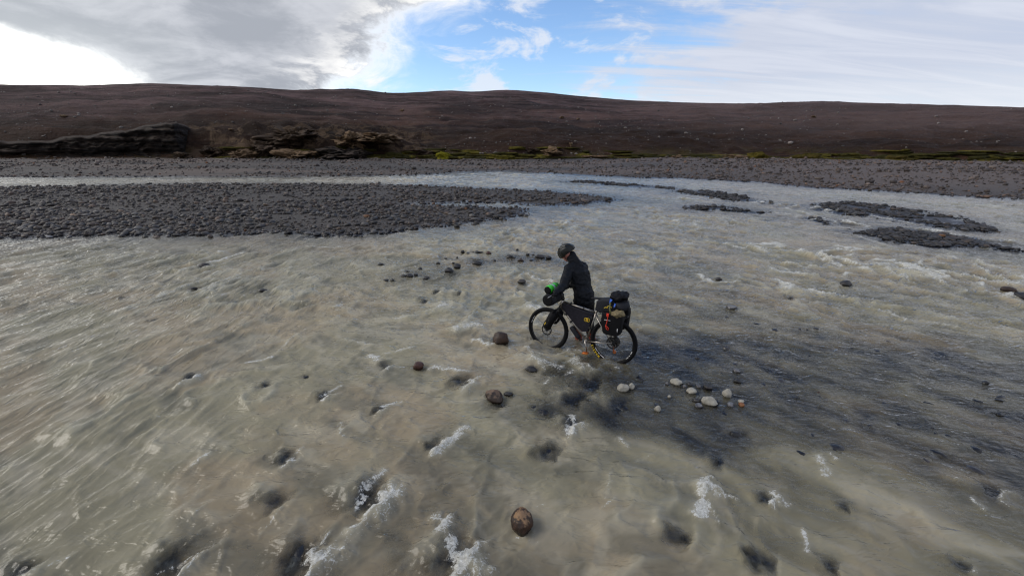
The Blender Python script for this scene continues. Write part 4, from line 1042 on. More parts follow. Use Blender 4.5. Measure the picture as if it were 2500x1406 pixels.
# ------------------------------------------------------------------ mesh builder for the bicycle, the bags and the person
class MB:
    def __init__(self): self.v = []; self.f = []
    def addvf(self, v, f):
        n = len(self.v); self.v += [tuple(q_) for q_ in v]; self.f += [tuple(i + n for i in q_) for q_ in f]; return self
    def tube(self, pts, rad, seg=10, cap=True, flat=1.0, upv=(0, 0, 1)):
        pts = [Vector(p) for p in pts]; n = len(pts)
        rad = [rad] * n if not isinstance(rad, (list, tuple)) else rad
        ring = []
        for i, p in enumerate(pts):
            d = (pts[min(i + 1, n - 1)] - pts[max(i - 1, 0)]).normalized()
            upq = Vector(upv) if abs(d.dot(Vector(upv))) < 0.95 else Vector((0, 1, 0))
            a = d.cross(upq).normalized(); b = a.cross(d).normalized()
            ring.append([p + a * (rad[i] * math.cos(2 * math.pi * k / seg)) + b * (rad[i] * flat * math.sin(2 * math.pi * k / seg)) for k in range(seg)])
        v = [q_ for r_ in ring for q_ in r_]; f = []
        for i in range(n - 1):
            for k in range(seg):
                k2 = (k + 1) % seg; f.append((i * seg + k, i * seg + k2, (i + 1) * seg + k2, (i + 1) * seg + k))
        if cap: f.append(tuple(range(seg))[::-1]); f.append(tuple((n - 1) * seg + k for k in range(seg)))
        return self.addvf(v, f)
    def torus(self, c, R1, r, seg=64, sec=10, flat=1.0, a0=0.0, a1=360.0, rip=0.0):
        """ring in the xz plane round c"""
        v, f = [], []; full = abs(a1 - a0) >= 359.9
        ns = seg if full else seg + 1
        for i in range(ns):
            t = R(a0 + (a1 - a0) * i / seg); rr_ = r + (rip if i % 2 else 0)
            for k in range(sec):
                s = 2 * math.pi * k / sec; q_ = R1 + rr_ * math.cos(s)
                v.append((c[0] + q_ * math.cos(t), c[1] + r * flat * math.sin(s), c[2] + q_ * math.sin(t)))
        for i in range(seg):
            i2 = (i + 1) % ns
            for k in range(sec):
                k2 = (k + 1) % sec; f.append((i * sec + k, i * sec + k2, i2 * sec + k2, i2 * sec + k))
        return self.addvf(v, f)
    def box(self, c, s, rot=None):
        m = rot if rot is not None else Matrix.Identity(3)
        v = [Vector(c) + m @ Vector((sx * s[0] / 2, sy * s[1] / 2, sz_ * s[2] / 2)) for sx in (-1, 1) for sy in (-1, 1) for sz_ in (-1, 1)]
        return self.addvf(v, [(0, 1, 3, 2), (4, 6, 7, 5), (0, 4, 5, 1), (2, 3, 7, 6), (0, 2, 6, 4), (1, 5, 7, 3)])
    def ell(self, c, s, sub=2, rot=None):
        v, f = ICO[sub]; m = np.array(rot) if rot is not None else np.eye(3)
        return self.addvf((v * np.array(s)) @ m.T + np.array(c), f.tolist())
    def prism(self, outline, y0, y1):
        n = len(outline); v = [(x, y0, z_) for x, z_ in outline] + [(x, y1, z_) for x, z_ in outline]
        return self.addvf(v, [tuple(range(n)), tuple(range(2 * n - 1, n - 1, -1))] + [(i, i + n, (i + 1) % n + n, (i + 1) % n) for i in range(n)])
    def build(self, name, mat, parent=None, smooth=True, bevel=0.0, subsurf=0, lump=0.0, lf=9.0, origin=None):
        me = bpy.data.meshes.new(name); me.from_pydata([tuple(q_) for q_ in self.v], [], self.f); me.update()
        bm = bmesh.new(); bm.from_mesh(me); bmesh.ops.recalc_face_normals(bm, faces=bm.faces)
        if bevel: bmesh.ops.bevel(bm, geom=list(bm.edges), offset=bevel, segments=2, affect='EDGES', profile=0.6)
        for _ in range(subsurf):
            bmesh.ops.subdivide_edges(bm, edges=list(bm.edges), cuts=1, use_grid_fill=True, smooth=0.25)
        if lump:
            bm.normal_update()
            for vv in bm.verts: vv.co += vv.normal * lump * (mnoise.noise(vv.co * lf) + 0.5 * mnoise.noise(vv.co * lf * 2.6))
        for ff in bm.faces: ff.smooth = smooth
        bm.to_mesh(me); bm.free()
        o = link(name, me, mat, parent)
        return o

black_fab = simple('black_cordura', (0.006, 0.006, 0.0075), 0.62, 0, 0.3, 60, 0.4, 0.14)
grey_fab = simple('charcoal_fabric', (0.019, 0.020, 0.025), 0.6, 0, 0.3, 50, 0.4, 0.14)
purple_fab = simple('slate_fabric', (0.019, 0.018, 0.025), 0.62, 0, 0.25, 40, 0.5, 0.14)
rubber = simple('tyre_rubber', (0.006, 0.006, 0.007), 0.7, 0, 0.3, 40, 0, 0.14)
blackmetal = simple('black_metal', (0.015, 0.015, 0.016), 0.35, 0.3, 0.2, 40)
titan = simple('brushed_titanium', (0.36, 0.33, 0.30), 0.34, 1.0, 0.12, 60)
steel = simple('steel', (0.45, 0.45, 0.46), 0.3, 1.0, 0.15, 60)
decal_w = simple('white_decal', (0.75, 0.75, 0.76), 0.5, 0, 0.05)
decal_y = simple('yellow_print', (0.72, 0.50, 0.03), 0.5, 0, 0.1)
orange_a = simple('orange_anodised', (0.50, 0.13, 0.02), 0.35, 0.4, 0.2)
green_f = simple('green_drybag', (0.045, 0.55, 0.03), 0.45, 0, 0.2, 30, 0.3)
blue_f = simple('blue_strap', (0.02, 0.10, 0.50), 0.5, 0, 0.2)
olive_f = simple('tan_canvas', (0.17, 0.135, 0.070), 0.8, 0, 0.3, 45, 0.5)
red_c = simple('red_cord', (0.62, 0.035, 0.012), 0.5, 0, 0.15)
strap_b = simple('black_webbing', (0.010, 0.010, 0.011), 0.6, 0, 0.2)

BIKE_LOC = (1.555, 5.60, -0.065); BIKE_ROT = (R(4.46), R(2.87), R(148.2))
BM = Matrix.LocRotScale(Vector(BIKE_LOC), Euler(BIKE_ROT), None)
bike = empty('bicycle', BIKE_LOC, BIKE_ROT)
tag(bike, 'loaded off road touring bicycle with titanium frame and wide black tyres', 'bicycle')
RA, FA, BBp = (0, 0, .37), (1.12, 0, .37), (.435, 0, .31)
SCp, HT, HB_ = (.30, 0, .79), (.865, 0, .905), (.905, 0, .80)
fr_ = MB(); fr_.tube([HB_, BBp], 0.0215); fr_.tube([HT[:2] + (.885,), SCp], 0.017); fr_.tube([BBp, (.287, 0, .83)], 0.016); fr_.tube([HB_, HT], 0.024)
for s in (-1, 1):
    fr_.tube([(BBp[0] - .02, s * .03, .31), (.22, s * .062, .335), (0, s * .068, .37)], [.012, .010, .009], 8)
    fr_.tube([(.305, s * .018, .76), (.16, s * .058, .57), (0, s * .068, .375)], [.009, .008, .008], 8)
fr_.tube([(.435, -.045, .31), (.435, .045, .31)], 0.023)
fr_.build('frame', titan, bike)
fk = MB(); fk.tube([(.905, 0, .80), (.918, 0, .765)], .024)
fk.tube([(.918, -.068, .765), (.918, .068, .765)], .020)
for s in (-1, 1): fk.tube([(.918, s * .068, .77), (1.04, s * .068, .545), (1.12, s * .062, .37)], [.019, .016, .011], 8)
fk.build('fork', blackmetal, bike)
MB().tube([(.29, 0, .80), (.262, 0, 1.0)], .0145).build('seatpost', blackmetal, bike)
sd2 = MB()
for (x_, w_, z_) in ((.385, .012, 1.020), (.34, .020, 1.030), (.26, .028, 1.035), (.19, .050, 1.042), (.13, .072, 1.050), (.10, .068, 1.050)): pass
prof = ((.39, .012, 1.022), (.34, .021, 1.032), (.26, .028, 1.036), (.19, .050, 1.043), (.13, .073, 1.052), (.10, .066, 1.050))
v, f = [], []
for (x_, w_, z_) in prof:
    for k in range(8):
        a = 2 * math.pi * k / 8; v.append((x_, w_ * math.cos(a), z_ - .012 + .016 * math.sin(a)))
for i in range(len(prof) - 1):
    for k in range(8): f.append((i * 8 + k, i * 8 + (k + 1) % 8, (i + 1) * 8 + (k + 1) % 8, (i + 1) * 8 + k))
f += [tuple(range(8)), tuple(range(40, 48))]
sad = MB().addvf(v, f).build('saddle', grey_fab, bike)
rl = MB()
for s in (-1, 1): rl.tube([(.35, s * .01, 1.015), (.27, s * .022, .995), (.14, s * .025, 1.03)], .0035, 6)
rl.build('saddle_rail', steel, sad)
def wheel(cx, name_letters, decals):
    hub = MB().tube([(cx, -.06, .37), (cx, .06, .37)], [.016, .016], 12)
    hub.tube([(cx, -.034, .37), (cx, -.028, .37)], .030, 14); hub.tube([(cx, .028, .37), (cx, .034, .37)], .030, 14)
    wh = hub.build('wheel', blackmetal, bike)
    MB().torus((cx, 0, .37), .339, .0305, 72, 12, 1.0, rip=.0022).build('tyre', rubber, wh)
    MB().torus((cx, 0, .37), .308, .013, 64, 8, 1.15).build('rim', blackmetal, wh)
    sp_me = None
    for i in range(28):
        a = 2 * math.pi * i / 28; s = 1 if i % 2 else -1; b = a + (0.42 if (i // 2) % 2 else -0.42)
        p0 = (cx + .028 * math.cos(b), s * .031, .37 + .028 * math.sin(b)); p1 = (cx + .300 * math.cos(a), s * .004, .37 + .300 * math.sin(a))
        MB().tube([p0, p1], .0015, 5).build('spoke', steel if i % 3 else blackmetal, wh)
    rt_ = MB(); rt_.torus((cx, .052, .37), .083, .011, 40, 6, .10)
    for k in range(6):
        a = 2 * math.pi * k / 6; rt_.tube([(cx + .025 * math.cos(a), .052, .37 + .025 * math.sin(a)), (cx + .076 * math.cos(a + .5), .052, .37 + .076 * math.sin(a + .5))], .004, 6)
    rt_.tube([(cx, .045, .37), (cx, .056, .37)], .026, 16)
    rt_.build('disc_rotor', blackmetal, wh)
    for (a0, a1, rad, wdt) in decals: MB().torus((cx, .0175, .37), rad, wdt, 8, 6, .12, a0, a1).build('rim_decal', decal_w, wh)
    for (ch, a) in name_letters:
        cu = bpy.data.curves.new('tyre_letter', 'FONT'); cu.body = ch; cu.size = .046; cu.align_x = 'CENTER'; cu.align_y = 'CENTER'; cu.extrude = .0012; cu.offset = .001
        to = bpy.data.objects.new('tmp_letter', cu); COL.objects.link(to); bpy.context.view_layer.update()
        lm = bpy.data.meshes.new_from_object(to.evaluated_get(bpy.context.evaluated_depsgraph_get())); bpy.data.objects.remove(to)
        t = R(a); rgt = Vector((-math.sin(t), 0, math.cos(t))); upd = Vector((math.cos(t), 0, math.sin(t)))
        mm = Matrix((rgt, upd, Vector((0, 1, 0)))).transposed().to_4x4(); mm.translation = Vector((cx, .0318, .37)) + upd * .341
        lm.transform(mm); lm.name = 'tyre_letter'; link('tyre_letter', lm, decal_y, wh)
    return wh
wr_ = wheel(0, [(c_, -52 + 6.6 * i) for i, c_ in enumerate('MAXXIS')], [(-66, -52, .312, .007), (-49, -43, .312, .008), (-40, -28, .312, .006), (196, 206, .312, .007), (210, 214, .314, .009), (217, 226, .312, .005)])
wf_ = wheel(1.12, [], [(12, 22, .312, .005), (25, 29, .313, .008), (31, 38, .312, .005)])
cs = MB()
for k in range(8): cs.tube([(0, -.036 - .0045 * k, .37), (0, -.038 - .0045 * k, .37)], .095 - .0085 * k, 28)
cs.build('cassette', blackmetal, bike)
dr = MB(); dr.tube([(-.005, -.085, .36), (.01, -.09, .30), (.005, -.085, .265)], [.014, .016, .011], 8)
der = dr.build('derailleur', blackmetal, bike)
MB().torus((.005, -.085, .255), .019, .007, 18, 6, .6).tube([(.005, -.092, .255), (.005, -.078, .255)], .008, 10).build('jockey_wheel', orange_a, der)
MB().torus((.0, -.085, .175), .022, .009, 18, 6, .6).tube([(.0, -.092, .175), (.0, -.078, .175)], .009, 10).tube([(.02, -.085, .25), (.018, -.085, .18)], .008, 6).build('pulley_cage', orange_a, der)
ck = MB(); ck.tube([(.435, .045, .31), (.435, .062, .31)], .018, 12); ck.tube([(.435, .065, .31), (.415, .068, .235), (.392, .070, .15)], [.015, .011, .011], 8, flat=.7)
cr1 = ck.build('crank', titan, bike); MB().tube([(.392, .07, .15), (.392, .10, .15)], .007, 8).box((.392, .135, .15), (.085, .085, .018)).build('pedal', orange_a, cr1)
ck = MB(); ck.tube([(.435, -.045, .31), (.435, -.062, .31)], .018, 12); ck.tube([(.435, -.065, .31), (.455, -.068, .385), (.478, -.070, .47)], [.015, .011, .011], 8, flat=.7)
cr2 = ck.build('crank', blackmetal, bike); MB().tube([(.478, -.07, .47), (.478, -.10, .47)], .007, 8).box((.478, -.135, .47), (.085, .085, .018)).build('pedal', orange_a, cr2)
MB().torus((.435, -.052, .31), .062, .006, 40, 6, .4).build('chainring', blackmetal, bike)
chn = MB(); chn.tube([(.435, -.052, .373), (0, -.05, .42)], .004, 6); chn.tube([(.435, -.052, .247), (.03, -.07, .20)], .004, 6); chn.build('chain', steel, bike)
br_ = MB().tube([(.93, -.37, 1.035), (.90, -.22, 1.045), (.93, -.05, 1.04), (.93, .05, 1.04), (.90, .22, 1.045), (.86, .37, 1.035)], .0135, 10)
hb_o = br_.build('handlebar', blackmetal, bike)
MB().tube([(.862, 0, .91), (.855, 0, .955)], .022, 12).tube([(.857, 0, .95), (.93, 0, 1.04)], .019, 10).build('stem', blackmetal, bike)
for s in (-1, 1):
    MB().tube([(.905, s * .24, 1.045), (.862 if s > 0 else .93, s * .37, 1.035)], .0175, 12).build('grip', rubber, hb_o)
    MB().tube([(.93, s * .20, 1.035), (.975, s * .22, 1.01), (.985, s * .30, 1.0)], [.009, .007, .006], 8).build('brake_lever', steel, hb_o)
cp = MB().box((.905, -.02, 1.095), (.055, .08, .022), Matrix.Rotation(R(-20), 3, 'Y')).build('bike_computer', blackmetal, hb_o, bevel=.006)
MB().box((.902, -.02, 1.1085), (.04, .06, .003), Matrix.Rotation(R(-20), 3, 'Y')).build('screen', steel, cp)
cab = MB()
for s in (-1, 1): cab.tube([(.94, s * .19, 1.03), (.99, s * .12, 1.02), (1.0, s * .04, .95), (.93, s * .02, .82)], .003, 6)
cab.build('cables', strap_b, bike)
rk = MB()
for s in (-1, 1):
    rk.tube([(.0, s * .078, .40), (.05, s * .08, .62), (.12, s * .07, .80)], .005, 8); rk.tube([(.0, s * .078, .40), (-.08, s * .08, .62), (-.15, s * .07, .80)], .005, 8)
    rk.tube([(.26, s * .03, .79), (.14, s * .06, .80), (-.19, s * .06, .80)], .005, 8)
for x_ in (.1, 0, -.1, -.19): rk.tube([(x_, -.06, .80), (x_, .06, .80)], .005, 8)
rk.build('rear_rack', blackmetal, bike)
for (x_, zz) in ((.50, .812), (.72, .862)):
    pass
def bag(name, label, cat, group='bags and gear strapped to the bicycle'):
    o = empty(name, BIKE_LOC, BIKE_ROT); tag(o, label, cat, group); return o
# frame bag in the main triangle
fb_ = bag('frame_bag', 'dark triangular frame bag with a yellow ring emblem inside the bicycle frame', 'bag')
MB().prism([(.845, .868), (.60, .818), (.335, .765), (.365, .62), (.405, .47), (.50, .45), (.62, .535), (.78, .70), (.872, .80)], -.032, .036).build('body', purple_fab, fb_, bevel=.012, subsurf=1, lump=.006, lf=14)
for (x_, zz) in ((.50, .826), (.72, .872)): MB().torus((0, 0, 0), .021, .004, 16, 6, 3.0).build('strap', strap_b, fb_).matrix_local = Matrix.Translation((x_, 0, zz)) @ Matrix.Rotation(R(78), 4, 'Y') @ Matrix.Rotation(R(90), 4, 'X')
MB().tube([(.82, .0415, .845), (.37, .0415, .752)], .0025, 6).build('zip', strap_b, fb_)
for (x_, zz) in ((.70, .58), (.80, .69), (.355, .70), (.38, .53)): MB().box((x_, 0, zz), (.045, .085, .03), Matrix.Rotation(R(40 if x_ > .6 else -70), 3, 'Y')).build('strap', strap_b, fb_, bevel=.006)
lg = MB(); LX, LZ = .425, .665
for (dx_, dz_, rd) in ((-.016, 0, .030), (.016, 0, .030)):
    lg.torus((LX + dx_, .046, LZ + dz_), rd, .0038, 8, 6, .35)
MBo = lg.build('emblem', decal_y, fb_)
MB().torus((LX, .0465, LZ), .020, .0034, 8, 6, .35).build('emblem_ring', decal_y, fb_)
MB().torus((LX, .0465, LZ), .006, .005, 10, 6, .35).build('emblem_centre', orange_a, fb_)
# handlebar roll and green dry bag
def roll(root, c, L, r, mat, capmat, lump=.008, fl=1.0, name='body'):
    m = MB(); pts = []; rad = []
    for i, (t, q_) in enumerate(((-.5, .55), (-.485, .85), (-.44, .98), (-.2, 1.0), (0, 1.03), (.2, 1.0), (.44, .98), (.485, .85), (.5, .55))):
        pts.append((c[0], c[1] + t * L, c[2])); rad.append(r * q_)
    o = m.tube(pts, rad, 20, True, fl).build(name, mat, root, subsurf=1, lump=lump, lf=11)
    MB().tube([(c[0], c[1] + L * .478, c[2]), (c[0], c[1] + L * .51, c[2])], [r * .93, r * .80], 20, True, fl).build('end_cap', capmat, root, bevel=.004)
    return o
hb_ = bag('handlebar_bag', 'dark grey handlebar roll bag hanging in front of the bars, below the green bag', 'bag')
roll(hb_, (1.035, .0, .925), .44, .098, grey_fab, black_fab)
for y_ in (-.12, .12): MB().torus((1.035, y_, .925), .101, .004, 28, 6, 3.0).build('strap', strap_b, hb_)
gb_ = bag('dry_bag', 'bright green dry bag with black ends strapped on the handlebar', 'bag')
roll(gb_, (1.06, .0, 1.08), .34, .067, green_f, black_fab)
MB().torus((1.06, .03, 1.08), .070, .004, 28, 6, 7.0).build('strap', simple('pale_strap', (.30, .36, .42), .5), gb_)
MB().torus((1.06, -.10, 1.08), .070, .004, 28, 6, 4.0).build('strap', strap_b, gb_)
MB().tube([(1.06, .02, 1.16), (1.09, .04, 1.185), (1.11, .06, 1.175)], .004, 6).build('strap_end', strap_b, gb_)
# fork bags
for s, lab in ((1, 'black fork bag with a yellow buckle on the near side of the front wheel'), (-1, 'black fork bag on the far side of the front wheel')):
    r_ = bag('fork_bag', lab, 'bag')
    m = MB().tube([(.945 + .0, s * .135, .735), (.955, s * .135, .70), (1.02, s * .14, .57), (1.075, s * .135, .46), (1.085, s * .13, .435)], [.035, .064, .070, .066, .035], 16)
    m.build('body', black_fab, r_, subsurf=1, lump=.010, lf=14)
    MB().box((.945, s * .135, .745), (.03, .12, .05), Matrix.Rotation(R(-30), 3, 'Y')).build('roll_top', black_fab, r_, bevel=.008)
    MB().box((1.078, s * .195, .53), (.014, .014, .05), Matrix.Rotation(R(-28), 3, 'Y')).build('buckle', decal_y, r_, bevel=.003)
    for q_ in (.40, .70):
        c_ = Vector((.955, s * .135, .70)).lerp(Vector((1.075, s * .135, .46)), q_)
        MB().torus((0, 0, 0), .073, .003, 24, 6, 3.0).build('strap', strap_b, r_).matrix_local = Matrix.Translation(c_) @ Matrix.Rotation(R(62), 4, 'Y') @ Matrix.Rotation(R(90), 4, 'X')
# panniers
for s, lab in ((1, 'black roll top pannier with a red cord on the near side of the rear wheel'), (-1, 'black pannier on the far side of the rear wheel')):
    r_ = bag('pannier', lab, 'bag')
    m = MB().prism([(.115, .62), (.10, .575), (.05, .555), (-.10, .555), (-.145, .575), (-.16, .62), (-.175, .80), (-.17, .89), (.125, .89), (.135, .80)], s * .095, s * .245)
    m.build('body', black_fab, r_, bevel=.022, subsurf=1, lump=.008, lf=9)
    MB().prism([(.125, .885), (.115, .935), (-.155, .935), (-.165, .885)], s * .14, s * .205).build('roll_top', black_fab, r_, bevel=.015, subsurf=1, lump=.008)
    if s > 0:
        MB().tube([(.03, .254, .875), (.025, .262, .83), (.035, .262, .76), (.05, .262, .70), (.035, .262, .655), (.005, .262, .64), (.0, .262, .67), (.03, .262, .695), (.055, .262, .70)], .0055, 6).build('cord', red_c, r_)
        MB().box((.028, .262, .872), (.035, .012, .05)).build('buckle', red_c, r_, bevel=.003)
        MB().box((.03, .2555, .79), (.09, .006, .009)).build('reflector_strip', simple('reflector', (.5, .5, .52), .4), r_)
        MB().box((-.125, .2545, .66), (.012, .006, .05)).build('reflector_strip', MATS['reflector'], r_)
# saddle pack
r_ = bag('saddle_pack', 'black seat pack with yellow arc print between the saddle and the rear rack', 'bag')
MB().prism([(.285, .86), (.27, 1.0), (.20, 1.035), (.02, 1.06), (-.05, 1.0), (-.04, .88), (.06, .835), (.20, .83)], -.085, .105).build('body', grey_fab, r_, bevel=.02, subsurf=1, lump=.012, lf=10)
for (cx_, cz_, a0, a1, rd) in ((.105, .91, 20, 170, .030), (.055, .935, 10, 160, .034)): MB().torus((cx_, .128, cz_), rd, .005, 14, 6, .5, a0, a1).build('print', decal_y, r_)
r_ = bag('stuff_sack', 'dark grey stuff sack on the rack above the pannier, under a black bundle', 'bag')
MB().ell((-.105, .02, .985), (.105, .18, .078), 3).build('body', grey_fab, r_, lump=.022, lf=13)
MB().torus((-.105, .02, .985), .098, .005, 28, 6, 3.2).build('strap', strap_b, r_)
r_ = bag('bundle', 'lumpy black clothing bundle on top of the rear load', 'bundle')
MB().ell((-.06, .02, 1.115), (.130, .17, .058), 4).build('body', black_fab, r_, lump=.030, lf=17)
r_ = bag('canvas_bag', 'crumpled tan canvas bag draped over the near pannier', 'bag')
MB().ell((-.09, .20, .895), (.115, .075, .055), 4).build('body', olive_f, r_, lump=.026, lf=16)
MB().tube([(-.01, .255, .90), (.02, .22, .97), (.03, .16, 1.04)], .012, 8, flat=.4).build('strap', simple('olive_strap', (.10, .10, .03), .6), r_)
r_ = bag('blue_strap', 'bright blue strap wrapped over the rear load', 'strap')
MB().tube([(.055, .13, 1.005), (.035, .12, 1.07), (.01, .06, 1.09), (0, -.06, 1.09)], [.020, .030, .026, .02], 8, flat=.35).build('webbing', blue_f, r_, lump=.004)
MB().tube([(-.03, .20, .97), (-.045, .21, 1.0), (-.05, .19, 1.04)], .012, 8, flat=.4).build('loop', blue_f, r_)
r_ = bag('water_bottle', 'dark grey bottle mounted under the down tube', 'bottle')
d0, d1 = Vector((.70, 0, .515)), Vector((.555, 0, .345)); off = Vector((.0, .012, -.022))
MB().tube([d0 + off, d0.lerp(d1, .08) + off, d0.lerp(d1, .85) + off, d1 + off], [.030, .040, .040, .034], 16).build('body', grey_fab, r_)
MB().tube([d1 + off, d1 + off + (d1 - d0).normalized() * .035], [.026, .020], 14).build('cap', blackmetal, r_)
MB().torus((0, 0, 0), .043, .004, 20, 6, 2.0).build('strap', strap_b, r_).matrix_local = Matrix.Translation(d0.lerp(d1, .45) + off) @ Matrix.Rotation(R(-50), 4, 'Y') @ Matrix.Rotation(R(90), 4, 'X')

# ------------------------------------------------------------------ the person pushing the bicycle
PO = Vector((1.20, 6.36, -0.22))
person = empty('person', PO)
tag(person, 'person in dark rain jacket and black helmet wading and pushing the loaded bicycle', 'person')
def limb(m, pts, rad, flat=1.0, side=None, n=9):
    """overlapping balls along a path; later fused into one skin"""
    pts = [Vector(p) for p in pts]
    for i in range(len(pts) - 1):
        for k in range(n + 1):
            t = k / n; p = pts[i].lerp(pts[i + 1], t); r_ = rad[i] * (1 - t) + rad[i + 1] * t
            if side is None: m.ell(p - PO, (r_, r_, r_), 2)
            else:
                z_ = (pts[i + 1] - pts[i]).normalized(); x_ = Vector(side); x_ = (x_ - z_ * x_.dot(z_)).normalized(); y_ = z_.cross(x_)
                m.ell(p - PO, (r_, r_ * flat, r_ * 0.8), 2, Matrix((x_, y_, z_)).transposed())
def skin(m, name, mat, parent, voxel=.011, smooth_it=5, wrinkle=0.0, wf=9.0, fine=0.0):
    me = bpy.data.meshes.new(name); me.from_pydata([tuple(q_) for q_ in m.v], [], m.f)
    tmp = bpy.data.objects.new('tmp', me); COL.objects.link(tmp)
    rm = tmp.modifiers.new('r', 'REMESH'); rm.mode = 'VOXEL'; rm.voxel_size = voxel; rm.use_smooth_shade = True
    sm_ = tmp.modifiers.new('s', 'SMOOTH'); sm_.factor = .6; sm_.iterations = smooth_it
    bpy.context.view_layer.update()
    nm_ = bpy.data.meshes.new_from_object(tmp.evaluated_get(bpy.context.evaluated_depsgraph_get()))
    bpy.data.objects.remove(tmp); nm_.name = name
    if wrinkle:
        nv = len(nm_.vertices); co = np.zeros(nv * 3); no = np.zeros(nv * 3)
        nm_.vertices.foreach_get('co', co); nm_.vertices.foreach_get('normal', no); co = co.reshape(-1, 3); no = no.reshape(-1, 3)
        dsp = np.array([mnoise.noise(Vector((c_[0] * wf, c_[1] * wf, c_[2] * wf * 1.9))) + .6 * (1 - 2 * abs(mnoise.noise(Vector((c_[0] * wf * 1.7 + 9, c_[1] * wf * 1.7, c_[2] * wf * 2.6))))) for c_ in co])
        nm_.vertices.foreach_set('co', (co + no * (wrinkle * dsp)[:, None]).ravel())
    for p_ in nm_.polygons: p_.use_smooth = True
    nm_.update()
    return link(name, nm_, mat, parent)
fdir = Vector((-.56, .83, 0)); lft = Vector((-.83, -.56, 0))
hip = Vector((1.20, 6.36, .70)); waist = Vector((1.185, 6.42, .86)); chest = Vector((1.13, 6.53, 1.09)); neckb = Vector((1.085, 6.61, 1.265))
shl, shr = neckb + lft * .180 + Vector((0, 0, -.055)) - fdir * .02, neckb - lft * .150 + Vector((0, 0, -.085)) - fdir * .0
def bl(q_): return BM @ Vector(q_)
gripL, gripR = bl((.885, .285, 1.045)), bl((.925, -.29, 1.045))
elL = shl.lerp(gripL, .50) + Vector((.02, -.03, -.07)); elR = shr.lerp(gripR, .5) + Vector((.10, .06, -.10))
wrL = gripL + (elL - gripL).normalized() * .075 + Vector((0, 0, .015)); wrR = gripR + (elR - gripR).normalized() * .075 + Vector((0, 0, .015))
headc = Vector((.925, 6.71, 1.415))
hf = Vector((math.cos(R(158)) * math.cos(R(38)), math.sin(R(158)) * math.cos(R(38)), -math.sin(R(38))))
hs_ = Vector((0, 0, 1)).cross(hf).normalized(); hu = hf.cross(hs_).normalized()
HR = Matrix((hf, hs_, hu)).transposed()
def hp_(a, b, c_): return headc + HR @ Vector((a, b, c_))
hipL, hipR = hip + lft * .09, hip - lft * .09
kneeL, kneeR = Vector((1.135, 6.46, .27)), Vector((1.305, 6.30, .26))
ankL, ankR = Vector((1.165, 6.36, -.14)), Vector((1.385, 6.17, -.12))
toeL, toeR = ankL + Vector((-.13, .12, -.05)), ankR + Vector((-.14, .10, -.07))
def fingers(m, grip, wr, elb, rad):
    ax = (BM.to_3x3() @ Vector((0, 1, 0))).normalized(); fw = (BM.to_3x3() @ Vector((1, 0, 0))).normalized(); upq = ax.cross(fw); upq = upq if upq.z > 0 else -upq
    m.ell((grip - fw * .018 + upq * .018) - PO, (.030, .044, .020), 2, Matrix((fw, ax, upq)).transposed())
    for k, ln in enumerate((.9, 1.05, 1.0, .8)):
        o_ = ax * (-.033 + .022 * k)
        limb(m, [grip + o_ + upq * .022 - fw * .01, grip + o_ + upq * .018 + fw * .022 * ln, grip + o_ - upq * .010 + fw * .028 * ln, grip + o_ - upq * .024 + fw * .006], [rad, rad * .95, rad * .9, rad * .8], n=4)
    sgn = -1 if (grip - bl((.9, 0, 1.04))).dot(ax) > 0 else 1
    limb(m, [grip - fw * .03 + upq * .01 + ax * sgn * .035, grip - fw * .012 - upq * .016 + ax * sgn * .055, grip + fw * .014 - upq * .024 + ax * sgn * .045], [rad * 1.15, rad, rad * .85], n=4)
# body: one continuous figure
bd = MB()
limb(bd, [hip, waist, chest, neckb], [.125, .125, .15, .10], .68, lft); limb(bd, [neckb, headc - hu * .06], [.058, .055])
bd.ell(headc - PO, (.100, .076, .112), 3, HR); bd.ell(hp_(.045, 0, -.075) - PO, (.055, .052, .052), 2, HR); bd.ell(hp_(.105, 0, -.02) - PO, (.022, .013, .024), 2, HR); bd.ell(hp_(.09, 0, .02) - PO, (.018, .05, .012), 2, HR)
bd.ell(hp_(.092, 0, -.062) - PO, (.014, .024, .010), 2, HR)
for s in (-1, 1): bd.ell(hp_(-.005, s * .077, -.01) - PO, (.018, .010, .030), 2, HR); bd.ell(hp_(.06, s * .045, -.03) - PO, (.03, .022, .028), 2, HR)
for sh, elb, wr, gp in ((shl, elL, wrL, gripL), (shr, elR, wrR, gripR)):
    limb(bd, [neckb, sh, elb, wr], [.06, .055, .042, .03]); fingers(bd, gp, wr, elb, .0085)
    limb(bd, [wr, gp + Vector((0, 0, .015))], [.028, .026], n=5)
for h_, k_, a_, t_2 in ((hipL, kneeL, ankL, toeL), (hipR, kneeR, ankR, toeR)):
    limb(bd, [h_, k_, a_], [.085, .058, .042]); limb(bd, [a_, t_2], [.042, .032])
def m_skin(t):
    n = t.noise(t.obj(), 40, 4.0)
    return pbsdf(t, t.mix(t.step(n, .3, .7), (.34, .12, .10), (.46, .19, .155)), .5)
skin(bd, 'body', material('skin', m_skin), person, .010, 3)
jacket_m = simple('rain_jacket', (0.0060, 0.0072, 0.0105), 0.55, 0, 0.25, 14, 0.3, 0.14)
trouser_m = simple('black_trousers', (0.004, 0.004, 0.005), 0.6, 0, 0.25, 18, 0.3, 0.12)
gaiter_m = simple('red_gaiter', (0.26, 0.045, 0.022), 0.5, 0, 0.3, 20, 0.3)
boot_m = simple('olive_boot', (0.040, 0.034, 0.018), 0.6, 0, 0.3, 25, 0.3)
jk = MB()
limb(jk, [hip - fdir * .005 + Vector((0, 0, -.015)), hip + Vector((0, 0, .09)), waist, chest, neckb + Vector((0, 0, -.035))], [.205, .190, .178, .205, .135], .70, lft, 8)
for sh, elb, wr in ((shl, elL, wrL), (shr, elR, wrR)): limb(jk, [neckb + Vector((0, 0, -.04)), sh, elb, wr], [.10, .090, .070, .052])
skin(jk, 'jacket', jacket_m, person, .012, 6, .012, 11.0)
